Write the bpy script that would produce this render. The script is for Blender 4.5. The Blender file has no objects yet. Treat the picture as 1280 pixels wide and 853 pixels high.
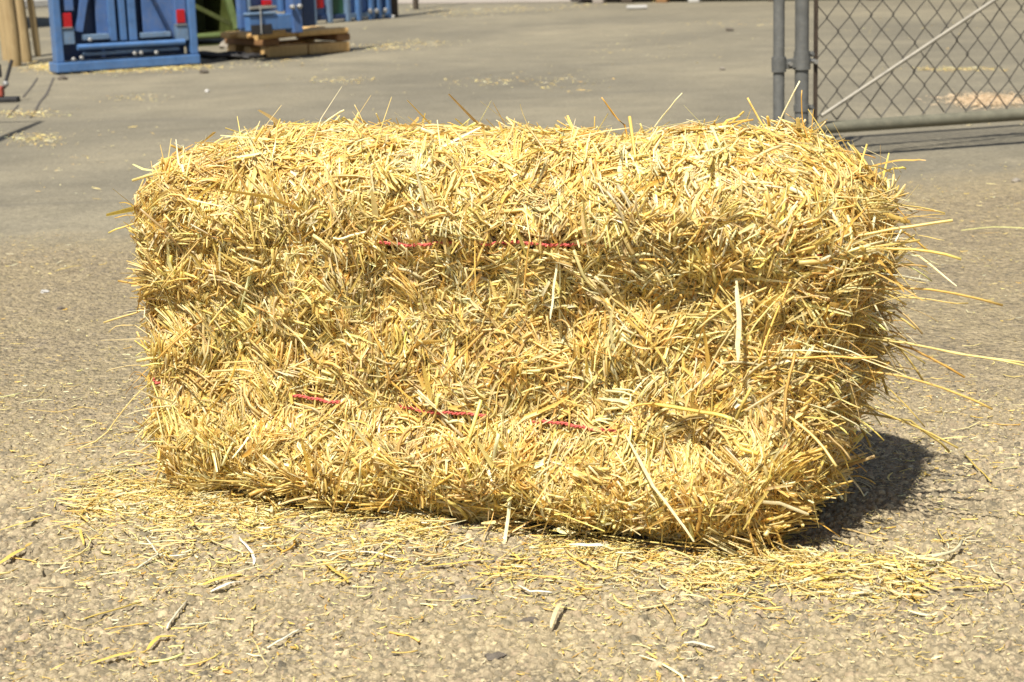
import bpy, bmesh, math, random
import numpy as np
from mathutils import Vector, Matrix

random.seed(7)
R = np.random.default_rng(11)
C = bpy.context.scene.collection
sc = bpy.context.scene

# ------------------------------------------------------------------ camera
F_PX, W_PX, CX, CY = 2300.0, 1280.0, 640.0, 426.5
PITCH, ROLL, CAM_H = math.atan((426.5 + 95) / 2300.0), 0.030, 0.848
FWD = Vector((0, math.cos(PITCH), -math.sin(PITCH)))
UP0 = Vector((0, math.sin(PITCH), math.cos(PITCH)))
RT0 = Vector((1, 0, 0))
# the photograph leans a little: right side of the horizon is higher in the frame
RT = RT0 * math.cos(ROLL) - UP0 * math.sin(ROLL)
UP = UP0 * math.cos(ROLL) + RT0 * math.sin(ROLL)
EYE = Vector((0, 0, CAM_H))


def ray(u, v):
    return FWD + RT * ((u - CX) / F_PX) - UP * ((v - CY) / F_PX)


def at(u, v, z=0.0):
    """world point at height z seen at photograph pixel (u, v): used to survey the place"""
    d = ray(u, v)
    return EYE + d * ((z - CAM_H) / d.z)


cam = bpy.data.cameras.new("camera")
co = bpy.data.objects.new("camera", cam)
C.objects.link(co)
M = Matrix((RT, UP, -FWD)).transposed().to_4x4()
M.translation = EYE
co.matrix_world = M
cam.sensor_width = 36
cam.lens = F_PX / W_PX * 36
cam.clip_end = 2000
cam.clip_start = 0.05
cam.dof.use_dof = True
cam.dof.focus_distance = 2.78
cam.dof.aperture_fstop = 11
sc.camera = co

# ------------------------------------------------------------------ light
KX, KY = 0.25, 0.57                                  # shadow of a 1 m post on the ground
sun_dir = Vector((-KX, -KY, 1)).normalized()         # towards the sun
sun = bpy.data.lights.new("sun", 'SUN')
sun.energy = 5.0
sun.angle = math.radians(0.53)
sun.color = (1.0, 0.955, 0.88)
so = bpy.data.objects.new("sun", sun)
C.objects.link(so)
so.rotation_euler = sun_dir.to_track_quat('Z', 'Y').to_euler()
so.location = (0, 0, 10)
wd = bpy.data.worlds.new("World")
sc.world = wd
wd.use_nodes = True
nt = wd.node_tree
bg = nt.nodes["Background"]
sky = nt.nodes.new("ShaderNodeTexSky")
sky.sky_type = 'NISHITA'
sky.sun_disc = False
sky.sun_elevation = math.asin(sun_dir.z)
sky.sun_rotation = math.atan2(sun_dir.x, sun_dir.y)
sky.dust_density = 2.0
nt.links.new(sky.outputs[0], bg.inputs[0])
bg.inputs[1].default_value = 0.062
sc.view_settings.view_transform = 'Standard'
sc.view_settings.look = 'None'
sc.view_settings.exposure = 0.70
sc.view_settings.gamma = 1.0
sc.view_settings.use_curve_mapping = False


# ------------------------------------------------------------------ object helpers
def tag(o, label=None, cat=None, group=None, kind=None):
    for k, v in (("label", label), ("category", cat), ("group", group), ("kind", kind)):
        if v:
            o[k] = v
    return o


def thing(name, label, cat, loc=(0, 0, 0), group=None):
    o = bpy.data.objects.new(name, None)
    C.objects.link(o)
    o.location = loc
    o.empty_display_size = 0.1
    return tag(o, label, cat, group)


def link(name, me, mat, parent=None):
    if mat is not None and not me.materials:
        me.materials.append(mat)
    o = bpy.data.objects.new(name, me)
    C.objects.link(o)
    if parent is not None:
        o.parent = parent
        o.matrix_parent_inverse = Matrix.Translation(-Vector(parent.location))
    return o


class MB:
    """collects solids in world space and links them as one mesh"""

    def __init__(self, frame=None):
        self.bm = bmesh.new()
        self.f = frame or (lambda p: Vector(p))

    def box(self, x0, x1, y0, y1, z0, z1, bev=0.004, top_shift=(0, 0)):
        vs = []
        for z in (z0, z1):
            sx, sy = top_shift if z == z1 else (0, 0)
            for (x, y) in ((x0, y0), (x1, y0), (x1, y1), (x0, y1)):
                vs.append(self.bm.verts.new(self.f((x + sx, y + sy, z))))
        b = vs
        fs = [self.bm.faces.new(q) for q in ((b[3], b[2], b[1], b[0]), (b[4], b[5], b[6], b[7]), (b[0], b[1], b[5], b[4]),
                                            (b[1], b[2], b[6], b[5]), (b[2], b[3], b[7], b[6]), (b[3], b[0], b[4], b[7]))]
        if bev > 0:
            es = list({e for f in fs for e in f.edges})
            bmesh.ops.bevel(self.bm, geom=es, offset=bev, segments=2, affect='EDGES', profile=0.6)
        return self

    def bar(self, p, q, w, d, bev=0.003):
        """rectangular bar between two local points, w in the face plane, d in depth"""
        p, q = Vector(self.f(p)), Vector(self.f(q))
        ax = (q - p)
        L = ax.length
        ax.normalize()
        ey = Vector(self.f((0, 1, 0))) - Vector(self.f((0, 0, 0)))
        side = ax.cross(ey).normalized()
        dep = side.cross(ax).normalized()
        vs = []
        for t in (p, q):
            for (a, b) in ((-1, -1), (1, -1), (1, 1), (-1, 1)):
                vs.append(self.bm.verts.new(t + side * (a * w / 2) + dep * (b * d / 2)))
        b = vs
        fs = [self.bm.faces.new(x) for x in ((b[0], b[1], b[2], b[3]), (b[7], b[6], b[5], b[4]), (b[0], b[4], b[5], b[1]),
                                            (b[1], b[5], b[6], b[2]), (b[2], b[6], b[7], b[3]), (b[3], b[7], b[4], b[0]))]
        if bev > 0:
            es = list({e for f in fs for e in f.edges})
            bmesh.ops.bevel(self.bm, geom=es, offset=bev, segments=2, affect='EDGES')
        return self

    def tube(self, pts, r, n=10, cap=True):
        pts = [Vector(self.f(p)) for p in pts]
        rs = r if isinstance(r, (list, tuple)) else [r] * len(pts)
        rings = []
        ref = None
        for i, p in enumerate(pts):
            a = pts[max(i - 1, 0)]
            b = pts[min(i + 1, len(pts) - 1)]
            t = (b - a).normalized()
            if ref is None:
                ref = t.orthogonal().normalized()
            ref = (ref - t * ref.dot(t)).normalized()
            bi = t.cross(ref)
            rings.append([self.bm.verts.new(p + (ref * math.cos(k * 2 * math.pi / n) + bi * math.sin(k * 2 * math.pi / n)) * rs[i])
                          for k in range(n)])
        for A, B in zip(rings, rings[1:]):
            for k in range(n):
                f = self.bm.faces.new((A[k], A[(k + 1) % n], B[(k + 1) % n], B[k]))
                f.smooth = True
        if cap:
            for f in (self.bm.faces.new(rings[0][::-1]), self.bm.faces.new(rings[-1])):
                for e in f.edges:
                    e.smooth = False
        return self

    def blob(self, c, rad, seed=0, rough=0.25, sub=2):
        rr = random.Random(seed)
        res = bmesh.ops.create_icosphere(self.bm, subdivisions=sub, radius=1.0)
        ph = [rr.uniform(0, 6.28) for _ in range(6)]
        for v in res['verts']:
            p = v.co.copy()
            k = 1 + rough * (math.sin(3 * p.x + ph[0]) * math.sin(2.5 * p.y + ph[1]) + 0.6 * math.sin(5 * p.z + ph[2] + 3 * p.x))
            p = Vector((p.x * rad[0] * k, p.y * rad[1] * k, p.z * rad[2] * k))
            v.co = Vector(self.f(Vector(c) + p))
        return self

    def build(self, name, mat, parent=None):
        me = bpy.data.meshes.new(name)
        bmesh.ops.recalc_face_normals(self.bm, faces=self.bm.faces)
        self.bm.to_mesh(me)
        self.bm.free()
        return link(name, me, mat, parent)


# ------------------------------------------------------------------ materials
def newmat(name):
    m = bpy.data.materials.new(name)
    m.use_nodes = True
    t = m.node_tree
    return m, t, t.nodes["Principled BSDF"]


def nd(t, kind, **kw):
    n = t.nodes.new(kind)
    for k, v in kw.items():
        if k.startswith("i_"):
            key = k[2:]
            n.inputs[int(key) if key.isdigit() else key].default_value = v
        else:
            setattr(n, k, v)
    return n


def mixrgb(t, fac, a, b, blend='MIX'):
    n = t.nodes.new("ShaderNodeMix")
    n.data_type = 'RGBA'
    n.blend_type = blend
    n.clamp_factor = True
    for s, v in ((0, fac), (6, a), (7, b)):
        if hasattr(v, "is_output") or hasattr(v, "links"):
            t.links.new(v, n.inputs[s])
        else:
            n.inputs[s].default_value = v if s == 0 else (*v, 1)
    return n.outputs[2]


def ramp(t, src, stops, interp='LINEAR'):
    n = t.nodes.new("ShaderNodeValToRGB")
    n.color_ramp.interpolation = interp
    el = n.color_ramp.elements
    while len(el) < len(stops):
        el.new(0.5)
    for e, (p, c) in zip(el, stops):
        e.position = p
        e.color = (*c, 1) if len(c) == 3 else c
    t.links.new(src, n.inputs[0])
    return n.outputs[0]


def g(v):
    return (v, v, v)


def worn(name, base, var=0.25, rough=0.5, metal=0.0, scale=18, dust=(0.36, 0.30, 0.20), dust_amt=0.25, bump=0.15, chips=None):
    m, t, p = newmat(name)
    tc = nd(t, "ShaderNodeNewGeometry")
    n1 = nd(t, "ShaderNodeTexNoise", i_Scale=scale, i_Detail=6.0, i_Roughness=0.65)
    t.links.new(tc.outputs["Position"], n1.inputs["Vector"])
    n2 = nd(t, "ShaderNodeTexNoise", i_Scale=scale * 4.3, i_Detail=4.0)
    t.links.new(tc.outputs["Position"], n2.inputs["Vector"])
    base = tuple(c * .70 for c in base)
    dust = tuple(c * .72 for c in dust)
    lo = tuple(c * (1 - var) for c in base)
    hi = tuple(min(1, c * (1 + var)) for c in base)
    c = ramp(t, n1.outputs["Fac"], [(0.3, lo), (0.7, hi)])
    if dust_amt:
        f = ramp(t, n2.outputs["Fac"], [(0.48, g(0)), (0.75, g(dust_amt))])
        c = mixrgb(t, f, c, dust)
    if chips:
        f = ramp(t, n2.outputs["Fac"], [(0.33, g(1)), (0.36, g(0))])
        c = mixrgb(t, f, c, chips)
    t.links.new(c, p.inputs["Base Color"])
    p.inputs["Metallic"].default_value = metal
    t.links.new(ramp(t, n1.outputs["Fac"], [(0.3, g(max(0, rough - 0.12))), (0.7, g(min(1, rough + 0.15)))]), p.inputs["Roughness"])
    b = nd(t, "ShaderNodeBump", i_Strength=bump, i_Distance=0.003)
    t.links.new(n2.outputs["Fac"], b.inputs["Height"])
    t.links.new(b.outputs[0], p.inputs["Normal"])
    return m


def straw_mat(name, transl=0.33, rough=0.36, spec=0.55, gain=1.0):
    m, t, p = newmat(name)
    at_ = nd(t, "ShaderNodeAttribute", attribute_name="col")
    gm = nd(t, "ShaderNodeNewGeometry")
    n = nd(t, "ShaderNodeTexNoise", i_Scale=140.0, i_Detail=3.0)
    t.links.new(gm.outputs["Position"], n.inputs["Vector"])
    c = mixrgb(t, 1.0, at_.outputs["Color"], ramp(t, n.outputs["Fac"], [(0.3, (0.88 * gain, 0.84 * gain, 0.74 * gain)), (0.65, g(gain))]), 'MULTIPLY')
    t.links.new(c, p.inputs["Base Color"])
    p.inputs["Roughness"].default_value = rough
    p.inputs["Specular IOR Level"].default_value = spec
    tr = nd(t, "ShaderNodeBsdfTranslucent")
    t.links.new(c, tr.inputs["Color"])
    mx = nd(t, "ShaderNodeMixShader")
    mx.inputs[0].default_value = transl
    t.links.new(p.outputs[0], mx.inputs[1])
    t.links.new(tr.outputs[0], mx.inputs[2])
    out = t.nodes["Material Output"]
    t.links.new(mx.outputs[0], out.inputs["Surface"])
    return m


# edge between the rough near paving and the smooth yard asphalt (a line on the ground)
_e = [at(0, 302), at(100, 281), at(1112, 224), at(1280, 202)]
ECO = np.polyfit([p.x for p in _e], [p.y for p in _e], 2)


def ground_mat(name, mixed, relief=False):
    m, t, p = newmat(name)
    gm = nd(t, "ShaderNodeNewGeometry")
    P = gm.outputs["Position"]

    def noise(scale, detail=5.0, rough=0.6, dist=0.0):
        n = nd(t, "ShaderNodeTexNoise", i_Scale=scale, i_Detail=detail, i_Roughness=rough, i_Distortion=dist)
        t.links.new(P, n.inputs["Vector"])
        return n.outputs["Fac"]

    def voro(scale, feature='F1', rnd=1.0):
        n = nd(t, "ShaderNodeTexVoronoi", i_Scale=scale, i_Randomness=rnd, feature=feature)
        t.links.new(P, n.inputs["Vector"])
        return n

    # smooth asphalt of the yard
    big = noise(0.55, 6.0, 0.6, 0.6)
    mid = noise(4.0, 7.0, 0.7)
    mpg = nd(t, "ShaderNodeMapping")
    mpg.inputs["Scale"].default_value = (0.35, 1.6, 1)
    mpg.inputs["Rotation"].default_value = (0, 0, math.radians(-22))
    t.links.new(P, mpg.inputs[0])
    strk = nd(t, "ShaderNodeTexNoise", i_Scale=2.2, i_Detail=6.0, i_Roughness=0.65, i_Distortion=0.4)
    t.links.new(mpg.outputs[0], strk.inputs["Vector"])
    fine = noise(190.0, 3.0, 0.7)
    a = ramp(t, big, [(0.3, (0.190, 0.168, 0.118)), (0.5, (0.238, 0.208, 0.142)), (0.72, (0.320, 0.275, 0.180))])
    a = mixrgb(t, 0.55, a, ramp(t, mid, [(0.3, g(0.72)), (0.7, g(1.22))]), 'MULTIPLY')
    a = mixrgb(t, 0.75, a, ramp(t, fine, [(0.3, g(0.55)), (0.7, g(1.40))]), 'MULTIPLY')
    a = mixrgb(t, 0.75, a, ramp(t, noise(52.0, 4.0, 0.75), [(0.32, g(0.66)), (0.5, g(1.0)), (0.68, g(1.34))]), 'MULTIPLY')
    sp0 = voro(13.0)
    a = mixrgb(t, ramp(t, sp0.outputs["Distance"], [(0.06, g(0.6)), (0.12, g(0))]), a, (0.42, 0.36, 0.25))
    a = mixrgb(t, ramp(t, strk.outputs["Fac"], [(0.56, g(0)), (0.78, g(0.30))]), a, (0.38, 0.325, 0.21))
    a = mixrgb(t, ramp(t, strk.outputs["Fac"], [(0.26, g(0.55)), (0.44, g(0))]), a, (0.150, 0.135, 0.105))
    sp = voro(46.0)
    a = mixrgb(t, ramp(t, sp.outputs["Distance"], [(0.10, g(0.75)), (0.17, g(0))]), a,
               ramp(t, noise(31.0, 1.0), [(0.45, (0.20, 0.17, 0.13)), (0.55, (0.44, 0.38, 0.24))]))
    a = mixrgb(t, 1.0, a, (.765, .775, .79), 'MULTIPLY')
    col = a
    hgt = fine
    rough_v = 0.85
    if mixed:
        v1 = voro(118.0)
        v2 = voro(62.0)
        v3 = voro(240.0)
        n1 = noise(26.0, 4.0, 0.6)
        n0 = noise(2.2, 5.0, 0.6, 0.4)
        sep = nd(t, "ShaderNodeSeparateColor")
        t.links.new(v1.outputs["Color"], sep.inputs[0])
        st = ramp(t, sep.outputs[0], [(0.0, (0.160, 0.136, 0.100)), (0.35, (0.295, 0.235, 0.155)), (0.7, (0.385, 0.308, 0.198)), (1.0, (0.50, 0.405, 0.26))])
        sep2 = nd(t, "ShaderNodeSeparateColor")
        t.links.new(v2.outputs["Color"], sep2.inputs[0])
        big_st = ramp(t, sep2.outputs[1], [(0.0, (0.16, 0.142, 0.118)), (0.5, (0.30, 0.245, 0.18)), (1.0, (0.43, 0.345, 0.24))])
        pick = ramp(t, sep2.outputs[0], [(0.60, g(0)), (0.64, g(1))])
        near = ramp(t, v2.outputs["Distance"], [(0.42, g(1)), (0.55, g(0))])
        pk = mixrgb(t, 1.0, pick, near, 'MULTIPLY')
        r = mixrgb(t, pk, st, big_st)
        # pale dust filling the gaps
        gap = ramp(t, v1.outputs["Distance"], [(0.30, g(0)), (0.62, g(0.5))])
        r = mixrgb(t, gap, r, (0.395, 0.315, 0.185))
        r = mixrgb(t, ramp(t, n0, [(0.42, g(0)), (0.75, g(0.42))]), r, (0.50, 0.405, 0.225))
        r = mixrgb(t, 0.8, r, ramp(t, n1, [(0.3, g(0.70)), (0.7, g(1.18))]), 'MULTIPLY')
        r = mixrgb(t, 0.7, r, ramp(t, noise(420.0, 2.0, 0.7), [(0.3, g(0.62)), (0.7, g(1.3))]), 'MULTIPLY')
        if relief:
            ca = nd(t, "ShaderNodeAttribute", attribute_name="col")
            r2 = mixrgb(t, 0.75, ca.outputs["Color"], ramp(t, noise(420.0, 2.0, 0.7), [(0.3, g(0.62)), (0.7, g(1.3))]), 'MULTIPLY')
            r2 = mixrgb(t, ramp(t, n0, [(0.42, g(0)), (0.75, g(0.35))]), r2, (0.50, 0.405, 0.225))
            ma = nd(t, "ShaderNodeAttribute", attribute_name="fade")
            r = mixrgb(t, ma.outputs["Fac"], r, r2)
        # position of the edge
        sx = nd(t, "ShaderNodeSeparateXYZ")
        t.links.new(P, sx.inputs[0])

        def mth(op, a_, b_):
            n = nd(t, "ShaderNodeMath", operation=op)
            for i, v in ((0, a_), (1, b_)):
                if isinstance(v, (int, float)):
                    n.inputs[i].default_value = v
                else:
                    t.links.new(v, n.inputs[i])
            return n.outputs[0]
        x, y = sx.outputs[0], sx.outputs[1]
        yb = mth('ADD', mth('MULTIPLY', mth('ADD', mth('MULTIPLY', x, float(ECO[0])), float(ECO[1])), x), float(ECO[2]))
        d = mth('ADD', mth('SUBTRACT', yb, y), mth('MULTIPLY', mth('SUBTRACT', mid, 0.5), 0.9))
        d = mth('ADD', d, mth('MULTIPLY', mth('SUBTRACT', fine, 0.5), 0.5))
        mr = nd(t, "ShaderNodeMapRange", interpolation_type='SMOOTHSTEP')
        mr.inputs[1].default_value = -0.15
        mr.inputs[2].default_value = 0.60
        t.links.new(d, mr.inputs[0])
        r = mixrgb(t, 1.0, r, (.79, .79, .75), 'MULTIPLY')
        col = mixrgb(t, mr.outputs[0], a, r)
        h2 = mth('ADD', mth('MULTIPLY', v1.outputs["Distance"], -1.0), mth('MULTIPLY', v3.outputs["Distance"], -0.5))
        h2 = mth('ADD', h2, mth('MULTIPLY', mth('MULTIPLY', v2.outputs["Distance"], -1.2), 1.0))
        h2 = mth('ADD', h2, mth('MULTIPLY', n1, 0.9))
        hgt = mth('ADD', mth('MULTIPLY', h2, mr.outputs[0]), mth('MULTIPLY', fine, 0.5))
    t.links.new(col, p.inputs["Base Color"])
    p.inputs["Roughness"].default_value = rough_v
    p.inputs["Specular IOR Level"].default_value = 0.25
    if relief:
        hgt = mth('MULTIPLY', hgt, mth('SUBTRACT', 1.0, mth('MULTIPLY', ma.outputs["Fac"], .8)))
    b = nd(t, "ShaderNodeBump", i_Strength=0.85, i_Distance=0.008 if mixed else 0.003)
    t.links.new(hgt, b.inputs["Height"])
    t.links.new(b.outputs[0], p.inputs["Normal"])
    return m


MAT = dict(
    asphalt=ground_mat("yard_asphalt", False),
    relief=ground_mat("stony_paving", True, True),
    paving=ground_mat("rough_paving", True),
    straw=straw_mat("straw"),
    litter=straw_mat("dry_litter", 0.18, 0.5, 0.4, .88),
    twine=worn("red_twine", (0.80, 0.13, 0.10), 0.4, 0.8, scale=300, dust_amt=0.5),
    blue=worn("blue_paint", (0.090, 0.200, 0.420), 0.16, 0.32, scale=9, dust=(0.16, 0.20, 0.28), dust_amt=0.35),
    blue_panel=worn("blue_sheet", (0.080, 0.165, 0.380), 0.15, 0.45, scale=7, dust=(0.2, 0.21, 0.24), dust_amt=0.35),
    navy=worn("navy_paint", (0.018, 0.048, 0.135), 0.25, 0.5, scale=10, dust_amt=0.1),
    bracket=worn("scuffed_blue_steel", (0.15, 0.24, 0.36), 0.2, 0.45, scale=14, dust_amt=0.3),
    galv=worn("weathered_galvanised_steel", (0.145, 0.147, 0.136), 0.22, 0.6, metal=0.0, scale=26, dust_amt=0.12),
    rail=worn("grey_pipe", (0.165, 0.158, 0.108), 0.18, 0.6, metal=0.0, scale=20, dust_amt=0.2),
    rod=worn("pale_steel_rod", (0.36, 0.33, 0.26), 0.2, 0.45, metal=0.2, scale=30, dust_amt=0.2),
    wire=worn("dull_fence_wire", (0.105, 0.098, 0.082), 0.3, 0.55, metal=0.3, scale=60, dust_amt=0.15),
    rust=worn("rusty_bar", (0.060, 0.040, 0.026), 0.4, 0.7, metal=0.1, scale=60, dust_amt=0.2),
    zinc=worn("zinc_bolt", (0.50, 0.49, 0.45), 0.2, 0.35, metal=0.6, scale=90, dust_amt=0.1),
    red=worn("red_reflector", (0.50, 0.012, 0.018), 0.1, 0.25, scale=30, dust_amt=0.0),
    redpaint=worn("red_paint", (0.42, 0.07, 0.04), 0.2, 0.5, scale=30),
    black=worn("black_rubber", (0.018, 0.017, 0.018), 0.3, 0.6, scale=40, dust_amt=0.12),
    darkgreen=worn("dark_green_sheet", (0.085, 0.105, 0.022), 0.35, 0.5, scale=9, dust_amt=0.1),
    green=worn("green_paint", (0.17, 0.235, 0.075), 0.25, 0.45, scale=12, dust_amt=0.2),
    midgreen=worn("mid_green_sheet", (0.025, 0.105, 0.045), 0.2, 0.45, scale=9, dust_amt=0.1),
    brown=worn("dark_brown_wood", (0.070, 0.048, 0.030), 0.35, 0.8, scale=14, dust_amt=0.2),
    shed=worn("dark_shed_board", (0.030, 0.020, 0.016), 0.4, 0.8, scale=6, dust_amt=0.1),
    white=worn("white_paint", (0.62, 0.60, 0.55), 0.1, 0.5, scale=20, dust_amt=0.3),
    stone=worn("small_stone", (0.33, 0.29, 0.23), 0.35, 0.85, scale=150, dust_amt=0.3, bump=0.5),
    darkstone=worn("dark_stone", (0.15, 0.125, 0.095), 0.35, 0.85, scale=150, dust_amt=0.2, bump=0.5),
    crack=worn("tar_seam", (0.095, 0.084, 0.070), 0.3, 0.9, scale=60, dust_amt=0.4),
    concrete=worn("pale_concrete", (0.42, 0.36, 0.30), 0.12, 0.9, scale=3, dust_amt=0.3),
)


def wood_mat(name, c0, c1):
    m, t, p = newmat(name)
    tc = nd(t, "ShaderNodeTexCoord")
    mp = nd(t, "ShaderNodeMapping")
    mp.inputs["Scale"].default_value = (9, 9, 1.2)
    t.links.new(tc.outputs["Object"], mp.inputs[0])
    n = nd(t, "ShaderNodeTexNoise", i_Scale=6.0, i_Detail=7.0, i_Roughness=0.7, i_Distortion=0.8)
    t.links.new(mp.outputs[0], n.inputs["Vector"])
    c0, c1 = tuple(x * .74 for x in c0), tuple(x * .74 for x in c1)
    c = ramp(t, n.outputs["Fac"], [(0.3, c0), (0.72, c1)])
    t.links.new(c, p.inputs["Base Color"])
    p.inputs["Roughness"].default_value = 0.75
    b = nd(t, "ShaderNodeBump", i_Strength=0.4, i_Distance=0.006)
    t.links.new(n.outputs["Fac"], b.inputs["Height"])
    t.links.new(b.outputs[0], p.inputs["Normal"])
    return m


MAT['pole'] = wood_mat("peeled_pole_wood", (0.36, 0.245, 0.105), (0.56, 0.42, 0.21))
MAT['timber'] = wood_mat("orange_timber", (0.62, 0.36, 0.12), (0.88, 0.58, 0.23))
MAT['timber_end'] = wood_mat("timber_end_grain", (0.24, 0.115, 0.040), (0.38, 0.20, 0.075))


# ------------------------------------------------------------------ ground
def sheet(name, pts, mat, kind='structure'):
    me = bpy.data.meshes.new(name)
    me.from_pydata([tuple(p) for p in pts], [], [tuple(range(len(pts)))])
    me.update()
    o = link(name, me, mat)
    o['kind'] = kind
    return o


sheet('asphalt_yard', [(-300, -60, 0), (300, -60, 0), (300, 500, 0), (-300, 500, 0)], MAT['asphalt'])
xs = np.linspace(-7, 7, 60)
edge = [(float(x), float(np.polyval(ECO, x)) + 0.75, 0.004) for x in xs]
sheet('pavement', [(-7, -4, 0.004), (7, -4, 0.004)] + edge[::-1], MAT['paving'])


# near the viewer the paving is modelled stone by stone
def stony(name, x0, x1, y0, y1, st):
    nx, ny = int((x1 - x0) / st) + 1, int((y1 - y0) / st) + 1
    gxs, gys = x0 + np.arange(nx) * st, y0 + np.arange(ny) * st
    Hh = np.zeros((nx, ny), np.float32)
    Cc = np.zeros((nx, ny, 3), np.float32)
    XX, YY = np.meshgrid(gxs, gys, indexing='ij')
    pts = np.stack([XX.ravel(), YY.ravel(), 0 * XX.ravel()], 1)
    nz = (wave(pts, 201, 60) * .0010 + wave(pts, 202, 170) * .0008 + wave(pts, 203, 500) * .0004).reshape(nx, ny)
    Hh += nz
    tone = .88 + .16 * wave(pts, 204, 45).reshape(nx, ny) + .07 * R.normal(size=(nx, ny))
    Cc[:] = np.array([.255, .210, .138]) * tone[..., None]
    Ns = int((x1 - x0) * (y1 - y0) / 1.9e-5)
    rad = np.clip(np.exp(R.normal(math.log(.0023), .45, Ns)), .0012, .008)
    o = np.argsort(rad)[::-1]
    rad = rad[o]
    cx, cy = R.uniform(x0, x1, Ns), R.uniform(y0, y1, Ns)
    an, el = R.uniform(0, np.pi, Ns), R.uniform(.55, 1, Ns)
    stone = np.array([(.33, .265, .175), (.40, .325, .212), (.235, .195, .135), (.145, .125, .092), (.50, .41, .262), (.36, .275, .185)])
    sc_ = stone[R.choice(6, Ns, p=[.28, .26, .16, .09, .11, .10])] * R.uniform(.85, 1.15, (Ns, 1))
    hh = rad * R.uniform(.40, 1.05, Ns)
    tx, ty = R.normal(0, .20, Ns), R.normal(0, .20, Ns)
    pw_ = R.uniform(2.2, 4.5, Ns)
    for lo, hi in ((.0075, 1), (.0050, .0075), (.0032, .0050), (0, .0032)):
        sel = np.where((rad >= lo) & (rad < hi))[0]
        if not len(sel):
            continue
        k = int(math.ceil(rad[sel].max() / st)) + 1
        ci, cj = np.round((cx[sel] - x0) / st).astype(int), np.round((cy[sel] - y0) / st).astype(int)
        for di in range(-k, k + 1):
            for dj in range(-k, k + 1):
                i, j = ci + di, cj + dj
                ok = (i >= 0) & (i < nx) & (j >= 0) & (j < ny)
                ii, jj, ss = i[ok], j[ok], sel[ok]
                dx_, dy_ = gxs[ii] - cx[ss], gys[jj] - cy[ss]
                u = (dx_ * np.cos(an[ss]) + dy_ * np.sin(an[ss])) / rad[ss]
                v = (-dx_ * np.sin(an[ss]) + dy_ * np.cos(an[ss])) / (rad[ss] * el[ss])
                rr = (np.abs(u) ** pw_[ss] + np.abs(v) ** pw_[ss])
                ins = rr < 1
                ii, jj, ss, rr = ii[ins], jj[ins], ss[ins], rr[ins]
                z = hh[ss] * np.sqrt(1 - rr) + tx[ss] * dx_[ins] + ty[ss] * dy_[ins] + nz[ii, jj]
                better = z > Hh[ii, jj]
                ii, jj, ss, z = ii[better], jj[better], ss[better], z[better]
                Hh[ii, jj] = z
                Cc[ii, jj] = sc_[ss] * (.93 + .14 * R.random((len(ss), 1)))
    m_ = np.minimum.reduce([(XX - x0), (x1 - XX), (YY - y0), (y1 - YY)])
    fade = np.clip(m_ / .12, 0, 1) * np.clip((y1 - YY) / .7, 0, 1)
    V = np.stack([XX, YY, .0065 + Hh * (.25 + .75 * fade)], -1).reshape(-1, 3).astype(np.float32)
    id_ = np.arange(nx * ny).reshape(nx, ny)
    Fq = np.stack([id_[:-1, :-1], id_[1:, :-1], id_[1:, 1:], id_[:-1, 1:]], -1).reshape(-1, 4).astype(np.int32)
    me = bpy.data.meshes.new(name)
    me.vertices.add(len(V))
    me.vertices.foreach_set("co", V.ravel())
    me.loops.add(Fq.size)
    me.loops.foreach_set("vertex_index", Fq.ravel())
    me.polygons.add(len(Fq))
    me.polygons.foreach_set("loop_start", np.arange(0, Fq.size, 4, dtype=np.int32))
    me.polygons.foreach_set("use_smooth", np.ones(len(Fq), bool))
    a = me.attributes.new("col", 'FLOAT_COLOR', 'POINT')
    a.data.foreach_set("color", np.concatenate([Cc.reshape(-1, 3), np.ones((nx * ny, 1))], 1).astype(np.float32).ravel())
    a = me.attributes.new("fade", 'FLOAT', 'POINT')
    a.data.foreach_set("value", fade.astype(np.float32).ravel())
    me.update(calc_edges=True)
    o = link(name, me, MAT['relief'])
    o['kind'] = 'structure'


# pale strip beyond the yard, dark seams at the left
def strip(name, pix, w, mat, z=0.004):
    P = [at(u, v) for u, v in pix]
    L, Rr = [], []
    for i, p in enumerate(P):
        a, b = P[max(i - 1, 0)], P[min(i + 1, len(P) - 1)]
        n = Vector((-(b - a).y, (b - a).x, 0)).normalized()
        ww = w * (0.6 + 0.7 * random.random()) / 2
        L.append(p + n * ww)
        Rr.append(p - n * ww)
    vs = [(q.x, q.y, z) for q in L + Rr]
    k = len(P)
    fs = [(i, i + 1, k + i + 1, k + i) for i in range(k - 1)]
    me = bpy.data.meshes.new(name)
    me.from_pydata(vs, [], fs)
    me.update()
    o = link(name, me, mat)
    o['kind'] = 'structure'
    return o


strip('pavement_seam', [(67, 98), (62, 110), (58, 119), (50, 128), (44, 139), (38, 148)], 0.014, MAT['crack'])
strip('pavement_seam', [(47, 98), (41, 107), (34, 116), (29, 122)], 0.012, MAT['crack'])
strip('pavement_seam', [(23, 132), (17, 139), (9, 147)], 0.012, MAT['crack'])
P0, P1 = at(498, 5), at(700, 3)
dx = (P1 - P0).normalized()
sheet('concrete_path', [P0 - dx * 8 + Vector((0, 0, .004)), P0 + dx * 4.4 + Vector((0, 0, .004)),
                        P0 + dx * 4.2 + Vector((0, 6, .004)), P0 - dx * 8 + Vector((0, 7, .004))], MAT['concrete'])


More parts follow.
